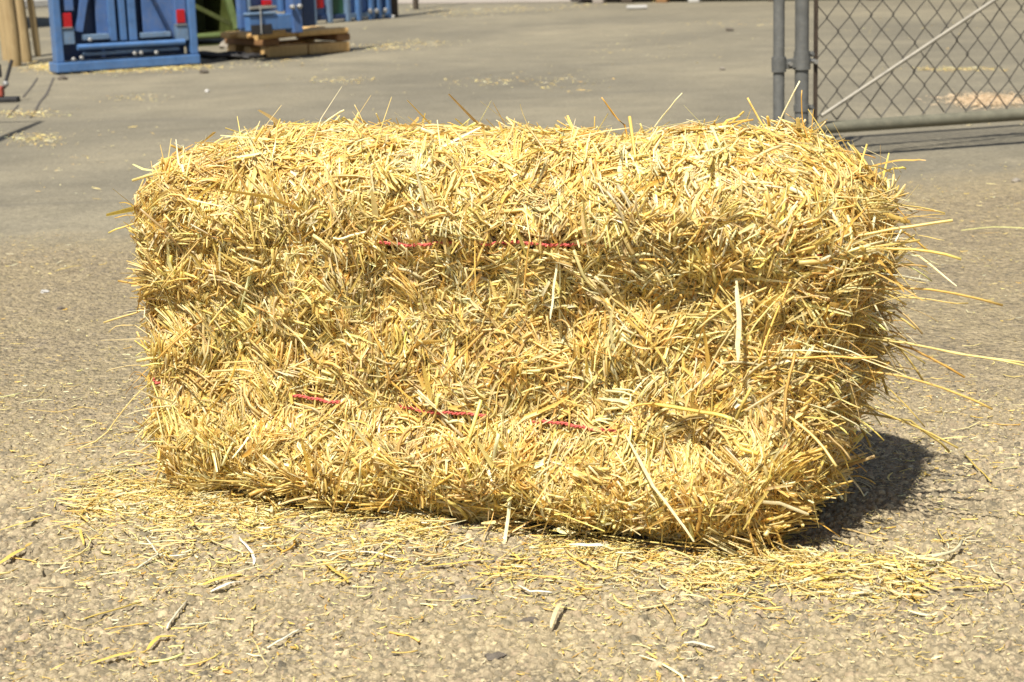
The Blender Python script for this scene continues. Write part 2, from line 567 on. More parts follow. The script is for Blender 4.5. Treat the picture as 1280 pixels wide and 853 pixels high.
# ------------------------------------------------------------------ straw geometry (numpy)
class Strands:
    """thin curved strands -> one mesh. Each strand: K points, a width, a colour."""

    def __init__(self):
        self.v, self.f, self.c, self.n = [], [], [], 0

    def add(self, P, side, w, col, tube):
        # P (N,K,3), side (N,3), w (N,), col (N,3)
        N, K, _ = P.shape
        if N == 0:
            return
        T = np.gradient(P, axis=1)
        T /= np.linalg.norm(T, axis=2, keepdims=True) + 1e-9
        S = side[:, None, :] - T * np.sum(T * side[:, None, :], 2, keepdims=True)
        S /= np.linalg.norm(S, axis=2, keepdims=True) + 1e-9
        B = np.cross(T, S)
        taper = np.ones((1, K, 1))
        if not tube:
            taper = (1 - 0.55 * np.abs(np.linspace(-1, 1, K)) ** 4).reshape(1, K, 1)
        ww = w[:, None, None] * taper
        if tube:
            m = 4
            ang = [(1, 0), (0, .8), (-1, 0), (0, -.8)]
            V = np.stack([P + S * ww * 0.5 * a + B * ww * 0.5 * b for a, b in ang], 2)      # N,K,4,3
        else:
            m = 3
            V = np.stack([P - S * ww * 0.5, P + B * ww * 0.16, P + S * ww * 0.5], 2)
        idx = (np.arange(N * K * m) + self.n).reshape(N, K, m)
        fs = []
        for a in range(m if tube else m - 1):
            b = (a + 1) % m
            fs.append(np.stack([idx[:, :-1, a], idx[:, :-1, b], idx[:, 1:, b], idx[:, 1:, a]], -1).reshape(-1, 4))
        if tube:
            fs.append(idx[:, 0, ::-1].reshape(-1, 4))
            fs.append(idx[:, -1, :].reshape(-1, 4))
        # slight colour drift along a strand
        drift = 1 + R.normal(0, 0.10, (N, K, 1)).cumsum(1) * 0.5
        cc = np.clip(col[:, None, :] * drift, 0.01, 0.95)
        self.c.append(np.repeat(cc[:, :, None, :], m, 2).reshape(-1, 3))
        self.v.append(V.reshape(-1, 3))
        self.f.append(np.concatenate(fs))
        self.n += N * K * m

    def mesh(self, name, extra=None):
        v = np.concatenate(self.v).astype(np.float32)
        f = np.concatenate(self.f).astype(np.int32)
        c = np.concatenate(self.c).astype(np.float32)
        if extra is not None:
            ev, ef, ec = extra
            f = np.concatenate([f, ef + len(v)])
            v = np.concatenate([v, ev])
            c = np.concatenate([c, ec])
        me = bpy.data.meshes.new(name)
        me.vertices.add(len(v))
        me.vertices.foreach_set("co", v.ravel())
        me.loops.add(f.size)
        me.loops.foreach_set("vertex_index", f.ravel())
        me.polygons.add(len(f))
        me.polygons.foreach_set("loop_start", np.arange(0, f.size, 4, dtype=np.int32))
        me.polygons.foreach_set("use_smooth", np.ones(len(f), bool))
        a = me.attributes.new("col", 'FLOAT_COLOR', 'POINT')
        a.data.foreach_set("color", np.concatenate([c, np.ones((len(c), 1), np.float32)], 1).ravel())
        me.update(calc_edges=True)
        me.validate()
        return me


PAL = np.array([(.89, .66, .215), (.92, .765, .34), (.94, .87, .60), (.76, .50, .155), (.80, .50, .12), (.70, .56, .19), (.68, .52, .25), (.86, .615, .17), (.93, .79, .42)]) * np.array([1.0, .975, .90])
PW_TOP = np.array([.28, .24, .14, .04, .03, .02, .02, .10, .14])
PW_FRONT = np.array([.25, .22, .14, .07, .02, .09, .06, .05, .12])
PW_END = np.array([.26, .18, .09, .12, .05, .05, .07, .10, .08])
PW_LITTER = np.array([.18, .26, .16, .05, .03, .06, .04, .07, .15])


def colors(n, pw):
    k = R.choice(len(PAL), n, p=pw / pw.sum())
    c = PAL[k] * R.uniform(0.82, 1.14, (n, 1)) * R.uniform(0.95, 1.05, (n, 3))
    return np.clip(c, 0.02, 0.93)


def wave(p, seeds, fr):
    """cheap smooth noise from sums of sines, about -1..1"""
    r = np.random.default_rng(seeds)
    out = 0
    for i in range(7):
        d = r.normal(size=3)
        d /= np.linalg.norm(d)
        out = out + np.sin(p @ d * fr * (0.6 + 0.25 * i) + r.uniform(0, 6.28))
    return out / 3.2


def unit(a):
    return a / (np.linalg.norm(a, axis=-1, keepdims=True) + 1e-9)


stony('stony_pavement', -1.0, 1.08, 1.80, 3.5, .0016)

# ------------------------------------------------------------------ the bale
NL, NR = at(188, 620), at(990, 713)                 # ends of the front foot
LEN = (NR - NL).length
EX = (NR - NL).normalized()                          # along the bale, left to right
EY = Vector((-EX.y, EX.x, 0))                        # into the depth
DEP, HGT = 0.36, 0.532
CEN = NL + EX * (LEN / 2) + EY * (DEP / 2)
HX, HY, HZ = LEN / 2, DEP / 2, HGT / 2
ex, ey = np.array(EX), np.array(EY)

PT = np.array([-1, -.92, -.75, -.58, -.42, -.25, 0, .22, .42, .55, .72, .86, 1.0])
PO = np.array([-.045, -.008, .022, .018, -.008, -.020, -.024, -.022, -.014, .000, .010, -.006, -.045])


def bale_surf(q):
    """q on the cube [-1,1]^3 -> local bale coordinates (x along, y depth, z up from the ground)"""
    n = 8.0
    k = (np.abs(q) ** n).sum(-1, keepdims=True) ** (1 / n)
    p = q / k
    x, y, z = p[:, 0] * HX, p[:, 1] * HY, p[:, 2] * HZ
    pr = np.interp(p[:, 2], PT, PO)
    y = y + np.sign(p[:, 1]) * np.abs(p[:, 1]) ** 3 * pr
    # ends bulge, the right end leans outwards higher up
    bul = np.interp(p[:, 2], [-1, -.6, 0, .5, .85, 1], [-.012, .008, .014, .020, .012, -.012])
    x = x + np.sign(p[:, 0]) * np.abs(p[:, 0]) ** 5 * bul
    x = x + np.clip(p[:, 0], 0, 1) ** 6 * np.interp(p[:, 2], [-1, -.3, .5, 1], [-.032, .004, .035, .026])
    # top surface: sags to the left end, slightly humped
    z = z + np.clip(p[:, 2], 0, 1) ** 4 * (np.interp(p[:, 0], [-1, -.85, -.6, -.1, .3, .75, .92, 1], [-.018, -.002, .004, .002, .000, .008, .006, -.004]))
    out = np.stack([x, y, z], 1)
    nn = np.stack([wave(out, 3, 20), wave(out, 4, 22), wave(out, 5, 18)], 1)
    nn2 = np.stack([wave(out, 13, 60), wave(out, 14, 60), wave(out, 15, 60)], 1)
    # flakes: shallow vertical grooves along the length
    fl = np.abs(np.sin(out[:, 0] * 27 + 0.7 * np.sin(out[:, 0] * 9) + 0.25 * nn[:, 0])) ** 0.5 - 0.6
    side = unit(p * np.array([0.6, 1, 1]) ** 1)
    out = out + side * (nn[:, :1] * 0.0075 + nn2[:, :1] * 0.007 + fl[:, None] * 0.006)
    out[:, 2] = np.maximum(out[:, 2] + HZ, 0.008)
    return out


def to_world(p):
    """local bale -> world"""
    return np.array(CEN)[None, :] + p[..., 0:1] * ex + p[..., 1:2] * ey + p[..., 2:3] * np.array([0, 0, 1.])


def bale_frame(q):
    """surface point, outward normal and two tangents in local coordinates"""
    p = bale_surf(q)
    face = np.argmax(np.abs(q), 1)
    ta, tb = np.zeros_like(q), np.zeros_like(q)
    for f in range(3):
        s = face == f
        a, b = [(1, 2), (0, 2), (0, 1)][f]
        ta[s, a], tb[s, b] = 1, 1
    e = 0.02
    clip = lambda x: np.clip(x, -1, 1)
    da = (bale_surf(clip(q + ta * e)) - bale_surf(clip(q - ta * e)))
    db = (bale_surf(clip(q + tb * e)) - bale_surf(clip(q - tb * e)))
    da, db = unit(da), unit(db)
    nrm = unit(np.cross(da, db))
    sgn = np.sign((nrm * q).sum(1, keepdims=True))
    return p, nrm * sgn, da, db


def sample_face(n, axis, sign):
    q = R.uniform(-1, 1, (n, 3))
    q[:, axis] = sign
    return q


def bale_pix(u, v, y=-0.18):
    """local (x, z) of the point of the front face seen at a pixel"""
    d = ray(u, v)
    o = CEN + EY * y
    k = (o - EYE).dot(EY) / d.dot(EY)
    p = EYE + d * k - CEN
    return p.dot(EX), p.z


_up = [bale_pix(u, v) for u, v in ((330, 306), (480, 304), (600, 303), (735, 305), (900, 318))]
_lo = [bale_pix(u, v) for u, v in ((250, 486), (368, 497), (500, 511), (640, 526), (770, 537), (950, 560))]
TW_Z = [lambda x: np.interp(x, [p[0] for p in _up], [p[1] for p in _up]) + .0015 * np.sin(x * 60),
        lambda x: np.interp(x, [p[0] for p in _lo], [p[1] for p in _lo]) + .002 * np.sin(x * 45)]


def _win(prs, v):
    return [(bale_pix(a, v)[0], bale_pix(b, v)[0]) for a, b in prs]


TW_WIN = [_win(((478, 572), (606, 732)), 304), _win(((366, 424), (495, 600), (668, 768)), 515)]


def face_strands(ST, n, axis, sign, pw, ang_mean, ang_sd, len_mu, len_sd, wid, tilt_sd, tube_frac=0.6, flip=0.0, K=5, lift=0.004, thin_twine=False, bend=0.32):
    q = sample_face(n, axis, sign)
    p, nr, ta, tb = bale_frame(q)
    field = wave(p, 21 + axis, 26) * 1.0 + wave(p, 31 + axis, 70) * 0.6
    ang = ang_mean + ang_sd * (0.75 * field + 0.75 * R.normal(size=n))
    d = np.cos(ang)[:, None] * ta + np.sin(ang)[:, None] * tb
    d *= np.where(R.random(n) < 0.5, 1, -1)[:, None] if flip else 1
    beta = np.abs(R.normal(0, tilt_sd, n)) - 0.05
    d = unit(d * np.cos(beta)[:, None] + nr * np.sin(beta)[:, None])
    L = np.clip(np.exp(R.normal(math.log(len_mu), len_sd, n)), 0.008, 0.105)
    s = np.linspace(-0.42, 0.58, K)[None, :, None]
    bv = unit(R.normal(size=(n, 3))) * (L * R.normal(0, bend, n))[:, None]
    bv -= nr * (np.sum(bv * nr, 1, keepdims=True)) * 0.85
    P = p[:, None, :] + d[:, None, :] * (L[:, None, None] * s) + bv[:, None, :] * (4 * s * s - 0.35)
    P = P + nr[:, None, :] * (lift + R.uniform(-0.017, 0.006, (n, 1, 1)))
    # a few broken straws: kink
    kink = R.random(n) < 0.40
    kk = R.integers(2, K, n)
    kd = unit(R.normal(size=(n, 3)))
    kd = (kd - nr * (np.sum(kd * nr, 1, keepdims=True) * .85 + .06)) * (L * 0.24)[:, None]
    for j in range(K):
        mm = kink & (j >= kk)
        P[mm, j] += kd[mm] * (j - kk[mm] + 1)[:, None]
    # droop
    P[:, :, 2] -= (np.clip(s[..., 0] + 0.1, 0, 1) ** 2) * (L[:, None] * 0.18)
    P[:, :, 2] = np.maximum(P[:, :, 2], 0.007)
    keep = np.ones(n, bool)
    if thin_twine:
        for tz, wins in zip(TW_Z, TW_WIN):
            x, z = P[:, :, 0], P[:, :, 2]
            for (a, b) in wins:
                hit = ((np.abs(z - tz(x)) < 0.0065) & (x > a) & (x < b)).any(1)
                # segments that cross between samples
                sg = np.sign(z - tz(x))
                cr = ((sg[:, :-1] * sg[:, 1:] < 0) & (x[:, :-1] > a) & (x[:, :-1] < b)).any(1)
                keep &= ~((hit | cr) & (R.random(n) < 0.80))
    w = R.choice(wid[0], n, p=wid[1]) * R.uniform(0.75, 1.25, n)
    c = colors(n, pw)
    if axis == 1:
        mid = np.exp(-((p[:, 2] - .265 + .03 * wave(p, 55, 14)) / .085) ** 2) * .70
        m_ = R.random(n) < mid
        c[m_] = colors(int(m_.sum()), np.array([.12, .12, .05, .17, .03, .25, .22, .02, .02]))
    side = unit(R.normal(size=(n, 3)) * 0.33 + np.cross(d, nr))
    tube = (R.random(n) < tube_frac)
    Wd = to_world(P)
    sd = side[:, :1] * ex + side[:, 1:2] * ey + side[:, 2:] * np.array([0, 0, 1.])
    for tt in (True, False):
        m_ = keep & (tube == tt)
        ST.add(Wd[m_], sd[m_], w[m_] * (0.85 if tt else 1.05), c[m_], tt)


WID = ([0.0015, 0.0025, 0.0037, 0.0052, 0.0074], [.27, .29, .24, .14, .06])
WL = ([0.0013, 0.0020, 0.0029, 0.0040], [.25, .33, .30, .12])
ST = Strands()
H = math.pi / 2
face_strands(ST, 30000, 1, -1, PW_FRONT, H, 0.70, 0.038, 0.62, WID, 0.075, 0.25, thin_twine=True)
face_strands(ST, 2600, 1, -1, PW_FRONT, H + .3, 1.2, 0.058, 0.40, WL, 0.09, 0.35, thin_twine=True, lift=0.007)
face_strands(ST, 25000, 2, 1, PW_TOP, 0.0, 1.3, 0.035, 0.60, WID, 0.085, 0.25, flip=1)
face_strands(ST, 1500, 2, 1, PW_TOP, 0.0, 1.5, 0.055, 0.40, WL, 0.18, 0.4, flip=1, lift=0.006)
face_strands(ST, 12000, 0, 1, PW_END, H, 1.0, 0.038, 0.45, WID, 0.22, 0.4)
face_strands(ST, 5000, 0, -1, PW_END, H, 1.0, 0.035, 0.45, WID, 0.25, 0.5)
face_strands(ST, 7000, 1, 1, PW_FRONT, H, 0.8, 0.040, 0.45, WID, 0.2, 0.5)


def tufts(ST, n, m, axis, sign, pw, ang_mean, ang_sd, len_mu, tilt, lift, thin):
    """locks of straw that lie combed together"""
    q = sample_face(n, axis, sign)
    p, nr, ta, tb = bale_frame(q)
    ang = ang_mean + ang_sd * R.normal(size=n)
    d = np.cos(ang)[:, None] * ta + np.sin(ang)[:, None] * tb
    b = np.abs(R.normal(0, tilt, n))
    d = unit(d * np.cos(b)[:, None] + nr * np.sin(b)[:, None])
    e = np.cross(nr, d)
    Lb = np.clip(np.exp(R.normal(math.log(len_mu), .35, n)), .02, .085)
    bendv = (e * R.normal(0, .22, (n, 1)) + nr * R.normal(.0, .05, (n, 1))) * Lb[:, None]
    base = colors(n, pw)
    rp = lambda a: np.repeat(a, m, 0)
    N = n * m
    off = rp(e) * (R.normal(0, .010, (N, 1))) + rp(d) * R.normal(0, .008, (N, 1)) + rp(nr) * (lift + R.uniform(-.006, .005, (N, 1)))
    dd = unit(rp(d) + R.normal(0, .13, (N, 3)))
    L = rp(Lb) * R.uniform(.55, 1.25, N)
    K = 6
    t = np.linspace(-.4, .6, K)[None, :, None]
    P = (rp(p) + off)[:, None] + dd[:, None] * (L[:, None, None] * t) + rp(bendv)[:, None] * (4 * t * t - .4)
    P[:, :, 2] -= np.clip(t[..., 0], 0, 1) ** 2 * L[:, None] * .2
    P[:, :, 2] = np.maximum(P[:, :, 2], .007)
    keep = np.ones(N, bool)
    if thin:
        for tz, wins in zip(TW_Z, TW_WIN):
            x, z = P[:, :, 0], P[:, :, 2]
            for (a, b_) in wins:
                sg = np.sign(z - tz(x))
                hit = (((np.abs(z - tz(x)) < .006) & (x > a) & (x < b_)).any(1)) | ((sg[:, :-1] * sg[:, 1:] < 0) & (x[:, :-1] > a) & (x[:, :-1] < b_)).any(1)
                keep &= ~(hit & (R.random(N) < .78))
    w = R.choice([.0016, .0024, .0034, .0048], N, p=[.25, .35, .27, .13]) * R.uniform(.8, 1.2, N)
    c = np.clip(rp(base) * .55 + colors(N, pw) * .45, .03, .93)
    side = unit(np.cross(dd, rp(nr)) + R.normal(0, .45, (N, 3)))
    Wd = to_world(P)
    sd = side[:, :1] * ex + side[:, 1:2] * ey + side[:, 2:] * np.array([0, 0, 1.])
    tube = R.random(N) < .6
    for tt in (True, False):
        m_ = keep & (tube == tt)
        ST.add(Wd[m_], sd[m_], w[m_], c[m_], tt)


tufts(ST, 1150, 15, 1, -1, PW_FRONT, H, .75, .060, .07, .005, True)
tufts(ST, 380, 12, 2, 1, PW_TOP, 0, 1.6, .050, .07, .004, False)
tufts(ST, 190, 13, 0, 1, PW_END, H * .3, .9, .060, .30, .004, False)
# crumbs caught in the surface
CR = ([0.0018, 0.0030, 0.0045], [.4, .4, .2])
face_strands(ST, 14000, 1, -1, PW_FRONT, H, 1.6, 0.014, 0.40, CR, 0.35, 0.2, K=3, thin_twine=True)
face_strands(ST, 9000, 2, 1, PW_TOP, 0, 1.6, 0.014, 0.40, CR, 0.35, 0.2, K=3)
face_strands(ST, 4000, 0, 1, PW_END, 0, 1.6, 0.014, 0.40, CR, 0.35, 0.2, K=3)

# core: a closed rough block a little inside the straw
bm = bmesh.new()
bmesh.ops.create_cube(bm, size=2.0)
bmesh.ops.subdivide_edges(bm, edges=bm.edges[:], cuts=40, use_grid_fill=True)
cq = np.array([v.co[:] for v in bm.verts])
for i, v in enumerate(bm.verts):
    v.index = i
cf = np.array([[v.index for v in f.verts] for f in bm.faces], np.int32)
bm.free()
cp = bale_surf(cq)
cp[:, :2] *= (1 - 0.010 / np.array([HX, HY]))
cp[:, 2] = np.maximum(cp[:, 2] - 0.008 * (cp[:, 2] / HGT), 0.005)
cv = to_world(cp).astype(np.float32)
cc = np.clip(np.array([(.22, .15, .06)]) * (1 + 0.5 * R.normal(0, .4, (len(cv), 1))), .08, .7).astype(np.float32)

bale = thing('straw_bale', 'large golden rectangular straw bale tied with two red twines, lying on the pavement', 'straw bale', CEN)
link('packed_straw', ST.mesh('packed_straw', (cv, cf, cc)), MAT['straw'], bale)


def twine(zf, y_off, wins):
    pts = []
    for x in np.linspace(-HX * .93, HX * .93, 120):
        z = float(zf(x))
        q = np.array([[x / HX, -1, z / HZ - 1]])
        s = bale_surf(q)[0]
        out = min(min(max(a - x, x - b, 0) for a, b in wins) / .03, 1)
        pts.append((float(x), float(s[1]) - y_off + 0.026 * out + 0.001 * math.sin(x * 80), z + 0.0008 * math.sin(x * 210)))
    for y in np.linspace(-HY * .95, HY * .95, 20):
        q = np.array([[1, y / HY, pts[119][2] / HZ - 1]])
        s = bale_surf(q)[0]
        pts.append((float(s[0]) + .002, float(y), pts[119][2]))
    for x in np.linspace(HX * .93, -HX * .93, 40):
        z = float(zf(x))
        q = np.array([[x / HX, 1, z / HZ - 1]])
        s = bale_surf(q)[0]
        pts.append((float(x), float(s[1]) + .004, z))
    for y in np.linspace(HY * .95, -HY * .95, 20):
        q = np.array([[-1, y / HY, pts[0][2] / HZ - 1]])
        s = bale_surf(q)[0]
        pts.append((float(s[0]) - .002, float(y), pts[0][2]))
    pts.append(pts[0])
    w = to_world(np.array(pts))
    mb = MB()
    # two twisted plies
    for ph in (0, math.pi):
        path = []
        dense = []
        for i in range(len(w) - 1):
            for k in range(4):
                dense.append(w[i] + (w[i + 1] - w[i]) * k / 4)
        for i, p in enumerate(dense):
            a = i * 0.9 + ph
            path.append(Vector(p) + Vector((0, 0, 1)) * (0.0013 * math.sin(a)) - EY * (0.0013 * math.cos(a)))
        mb.tube(path, 0.0014, 5)
    return mb.build('twine', MAT['twine'], bale)


twine(TW_Z[0], 0.009, TW_WIN[0])
twine(TW_Z[1], 0.009, TW_WIN[1])


# long stalks that stand out of the bale
def bez(a, b, c, K=9):
    t = np.linspace(0, 1, K)[:, None]
    return (1 - t) ** 2 * a + 2 * t * (1 - t) * b + t * t * c


PS = Strands()


def stalk(x, y, z, d, L, w, col, sag=0.15, tube=True):
    """from local surface point, leaving along d"""
    p0 = np.array([x, y, z], float)
    d = np.array(d, float)
    d /= np.linalg.norm(d)
    p2 = p0 + d * L + np.array([0, 0, -sag * L])
    p1 = p0 + d * L * 0.55
    Q = bez(p0 - d * 0.03, p1, p2)
    if L > .05 and R.random() < .55:
        kx = R.integers(4, 8)
        Q[kx:] += (R.normal(0, .16, 3) * L)[None] * np.linspace(.3, 1, 9 - kx)[:, None]
    Q += np.cumsum(R.normal(0, .0006, Q.shape), 0)
    P = to_world(Q)[None]
    P[:, :, 2] = np.maximum(P[:, :, 2], 0.008)
    PS.add(P, unit(R.normal(size=(1, 3))), np.array([w]), np.array([col]), tube)


GOLD, PALE, CREAM, ORG, OLV = PAL[0], PAL[1], PAL[2], PAL[4], PAL[5]
TOPZ = HGT
# random wisps on top, ends, front rim
for _ in range(95):
    x = R.uniform(-HX * .88, HX * .95)
    stalk(x, R.uniform(-HY * .6, HY), TOPZ - .005, (R.normal(0, .9), R.normal(0, .7), abs(R.normal(.25, .25))), abs(R.normal(.03, .02)) + .015, R.choice([.0013, .002, .003]), PAL[R.integers(0, 9)], R.uniform(0, .35), R.random() < .7)
for _ in range(190):
    z = R.uniform(.05, HGT * .97)
    lean = np.interp(z, [0, .15, .35, .48], [-.01, 0, .04, .03])
    L = abs(R.normal(.035, .03)) + .015
    if z < .18:
        L *= .6
    stalk(HX + lean, R.uniform(-HY * .9, HY * .9), z, (1, R.normal(0, .55), R.normal(-.05, .35)), L, R.choice([.0013, .0018, .0026, .0036]), PAL[R.integers(0, 9)], R.uniform(0.05, .5), R.random() < .75)
for _ in range(90):
    stalk(-HX - .01, R.uniform(-HY * .9, HY * .9), R.uniform(.05, HGT * .9), (-1, R.normal(0, .6), R.normal(-.2, .5)), abs(R.normal(.025, .02)) + .015, R.choice([.0013, .0018, .0026]), PAL[R.integers(0, 9)], R.uniform(0.05, .5), R.random() < .75)
for _ in range(60):
    z = R.uniform(.02, HGT * .95)
    stalk(R.uniform(-HX, HX), -HY - .002, z, (R.normal(0, .8), -abs(R.normal(.55, .3)), R.normal(-.5, .6)), abs(R.normal(.05, .02)) + .02, R.choice([.0018, .003, .004]), PAL[R.integers(0, 9)], R.uniform(0.1, .5), R.random() < .5)
for _ in range(230):
    z = R.triangular(.16, .36, .49)
    up = (z - .36) * 2.2
    L = np.clip(R.gamma(3.0, .024), .02, .15)
    stalk(HX + .01, R.uniform(-HY, HY * .8), z, (1, R.normal(.1, .35), up + R.normal(0, .22)), L * .85, R.choice([.0009, .0013, .0019, .0028]), PAL[R.choice([0, 1, 2, 5, 6, 8])], R.uniform(0.05, .35), R.random() < .75)
# the stalks one notices in the photograph
stalk(.205, .05, TOPZ, (-.25, .1, 1), .105, .0028, ORG * 1.1, .0)
stalk(.235, .04, TOPZ, (.30, .1, .8), .075, .0022, CREAM, .0)
stalk(.03, .10, TOPZ, (-.35, .1, .75), .06, .0045, PALE, .0, False)
stalk(.125, .02, TOPZ + .006, (-.9, .1, .18), .085, .0075, CREAM * 1.05, .15, False)
stalk(.42, .06, TOPZ, (-.5, .1, .8), .07, .003, GOLD, .0)
stalk(.40, .08, TOPZ, (.45, .1, .9), .075, .0028, CREAM, .0)
stalk(.475, .02, TOPZ, (.18, .1, 1), .060, .0045, ORG, .0, False)
stalk(.46, .08, TOPZ, (-.30, .1, 1), .080, .0022, ORG, -.1)
stalk(-.33, .05, TOPZ, (.35, .1, .35), .085, .0028, CREAM, .2)
stalk(-.30, .09, TOPZ, (-.9, .1, .9), .065, .003, PALE, .25)
stalk(-.27, .04, TOPZ, (-.8, 0, .75), .08, .0022, PALE, .3)
stalk(-.24, .08, TOPZ, (-.4, 0, .9), .05, .0018, PALE, .0)
stalk(-.49, .0, .455, (-1, -.2, .30), .09, .003, GOLD, .0)
stalk(-.50, -.05, .435, (-1, -.3, -.02), .10, .0035, PALE, .2)
stalk(-.50, -.07, .425, (-1, -.3, -.12), .11, .0035, GOLD, .15)
stalk(-.51, -.10, .30, (-1, -.3, -.35), .09, .003, PALE, .2)
stalk(-.51, -.06, .28, (-1, -.3, -.30), .075, .003, PALE, .2)
stalk(-.52, -.15, .17, (-.6, -.3, -.5), .11, .003, PALE, .4)
stalk(.55, -.10, .435, (1, .2, .22), .145, .004, PALE, .05)
stalk(.55, .02, .44, (1, .2, .28), .075, .0065, GOLD, .0, False)
stalk(.55, -.12, .42, (1, .3, .20), .16, .0045, GOLD * 1.05, .25)
stalk(.56, -.04, .355, (1, .25, .04), .15, .0034, GOLD, .06)
stalk(.56, -.08, .30, (1, .3, -.1), .22, .0028, PALE, .12)
stalk(.56, -.02, .29, (1, .3, -.22), .23, .0026, PALE, .0)
stalk(.56, -.06, .25, (1, .2, -.05), .20, .004, GOLD, .15)
stalk(.55, -.03, .20, (1, .2, -.35), .15, .003, OLV, .1)
stalk(.55, .02, .17, (1, .2, -.10), .15, .0035, OLV * .8, .1)
stalk(.55, -.05, .27, (.8, .2, -.6), .13, .0028, OLV, .2)
stalk(.56, .03, .33, (1, .4, .1), .14, .003, PALE, .2)
stalk(.34, -.19, .215, (1, -.4, .05), .13, .0055, GOLD * 1.1, .02)
stalk(-.165, -.185, .43, (.35, -.3, -.75), .065, .0028, CREAM, .25, False)
stalk(-.145, -.20, .29, (.45, -.35, -.8), .07, .0030, CREAM, .2, False)
stalk(.185, -.19, .39, (-.05, -.3, -1), .06, .0030, CREAM, .1, False)
stalk(.30, -.20, .15, (.55, -.35, -.55), .12, .006, CREAM, .15, False)
stalk(.44, -.19, .36, (.2, -.3, -1), .07, .0065, CREAM, .1, False)
stalk(.48, -.20, .10, (1, -.4, .2), .06, .0055, CREAM, .0, False)
stalk(-.49, -.19, .165, (1, -.35, -.12), .075, .0055, CREAM, .1, False)
stalk(-.36, -.19, .14, (-.1, -.3, -1), .10, .005, CREAM, .05, False)
stalk(.11, -.20, .06, (-.05, -.35, -1), .075, .006, CREAM, .05, False)
o = link('protruding_straw', PS.mesh('protruding_straw'), MAT['straw'], bale)
o['kind'] = 'stuff'


# ------------------------------------------------------------------ straw lying about
def ground_strands(n, u_rng, v_rng, dens, len_mu, len_sd, wid, K=4, zmax=0.010, pw=PW_LITTER, tube_frac=.5, z0=0.0085, bend=.10):
    """scatter over the ground; dens(x,y)->0..1 keep probability"""
    pts = [at(u, v) for u, v in zip(R.uniform(*u_rng, n), R.uniform(*v_rng, n))]
    p = np.array([(a.x, a.y) for a in pts])
    keep = R.random(n) < dens(p)
    p = p[keep]
    n = len(p)
    a = R.uniform(0, 2 * np.pi, n)
    L = np.clip(np.exp(R.normal(math.log(len_mu), len_sd, n)), .003, .16)
    s = np.linspace(-.5, .5, K)[None, :, None]
    d = np.stack([np.cos(a), np.sin(a), np.zeros(n)], 1)
    e = np.stack([-np.sin(a), np.cos(a), np.zeros(n)], 1)
    P = np.concatenate([p, np.zeros((n, 1))], 1)[:, None, :] + d[:, None] * L[:, None, None] * s + e[:, None] * (L * R.normal(0, bend, n))[:, None, None] * (s * s * 4 - .3)
    kd = R.normal(0, .28, n) + (R.random(n) < .12) * R.normal(0, .8, n)
    P += e[:, None] * (np.clip(s - .1, 0, 1) * (L * kd)[:, None, None])
    w = R.choice(wid[0], n, p=wid[1]) * R.uniform(.7, 1.25, n)
    z = z0 + w[:, None] * .3 + R.random((n, 1)) ** 3 * zmax + np.abs(s[..., 0]) * (L * np.abs(R.normal(0, .10, n)))[:, None]
    P[:, :, 2] = z
    side = unit(e + np.array([0, 0, 1.]) * R.normal(0, .5, (n, 1)))
    c = colors(n, pw)
    tube = R.random(n) < tube_frac
    return P, side, w, c, tube


def loc2(p):
    r = p - np.array([CEN.x, CEN.y])
    return r @ ex[:2], r @ ey[:2]


def near_front(p):
    x, y = loc2(p)
    dist = -HY - y                                      # in front of the foot
    reach = np.interp(x, [-.75, -.6, -.45, -.2, 0, .2, .45, .6], [.04, .06, .08, .085, .07, .055, .055, .05])
    f = np.exp(-np.clip(dist, 0, 9) / reach) * (dist > -.06)
    f *= np.interp(x, [-.8, -.60, -.45, .46, .56, .68], [0, .25, 1, 1, .35, 0])
    lf = .8 * np.exp(-(((x + .43) / .11) ** 2 + ((y + .20) / .10) ** 2))
    rt = .26 * np.exp(-(((x - .57) / .13) ** 2 + ((y + .20) / .09) ** 2))
    patch = .5 + .5 * np.clip(1.2 * wave(np.c_[p, 0 * p[:, :1]], 77, 34), -1, 1)
    return np.clip((f + .55 * lf + rt) * patch, 0, 1)


LT = Strands()


def put(args):
    P, side, w, c, tube = args
    for tt in (True, False):
        LT.add(P[tube == tt], side[tube == tt], w[tube == tt], c[tube == tt], tt)


GW = ([.0009, .0015, .0023, .0034], [.3, .35, .25, .1])
GW2 = ([.0015, .0022, .0032, .0046], [.3, .35, .25, .1])
put(ground_strands(130000, (-30, 1310), (500, 790), near_front, .020, .55, GW, K=4, zmax=.014))
put(ground_strands(260000, (60, 1200), (540, 740), lambda p: near_front(p) ** 1.3, .007, .5, ([.0008, .0014, .0022], [.4, .4, .2]), K=3, zmax=.006, tube_frac=.2))
put(ground_strands(18000, (-30, 1310), (500, 790), near_front, .045, .45, GW2, K=5, zmax=.018))
o = link('straw_litter', LT.mesh('straw_litter'), MAT['litter'])
tag(o, 'pale loose straw and chaff spilled thickly along the foot of the bale', 'straw litter', None, 'stuff')


def thin_all(p):
    x, y = loc2(p)
    edge_y = np.polyval(ECO, p[:, 0])
    b = np.clip((edge_y + .1 - p[:, 1]) / .5, 0, 1)
    pt = np.clip(.40 + .45 * wave(np.c_[p, 0 * p[:, :1]], 91, 7) + .25 * wave(np.c_[p, 0 * p[:, :1]], 92, 31), .06, 1)
    d = np.hypot(np.maximum(np.abs(x) - HX, 0), np.maximum(np.abs(y) - HY, 0))
    return b * pt * (0.55 + .45 * np.exp(-d / .30))


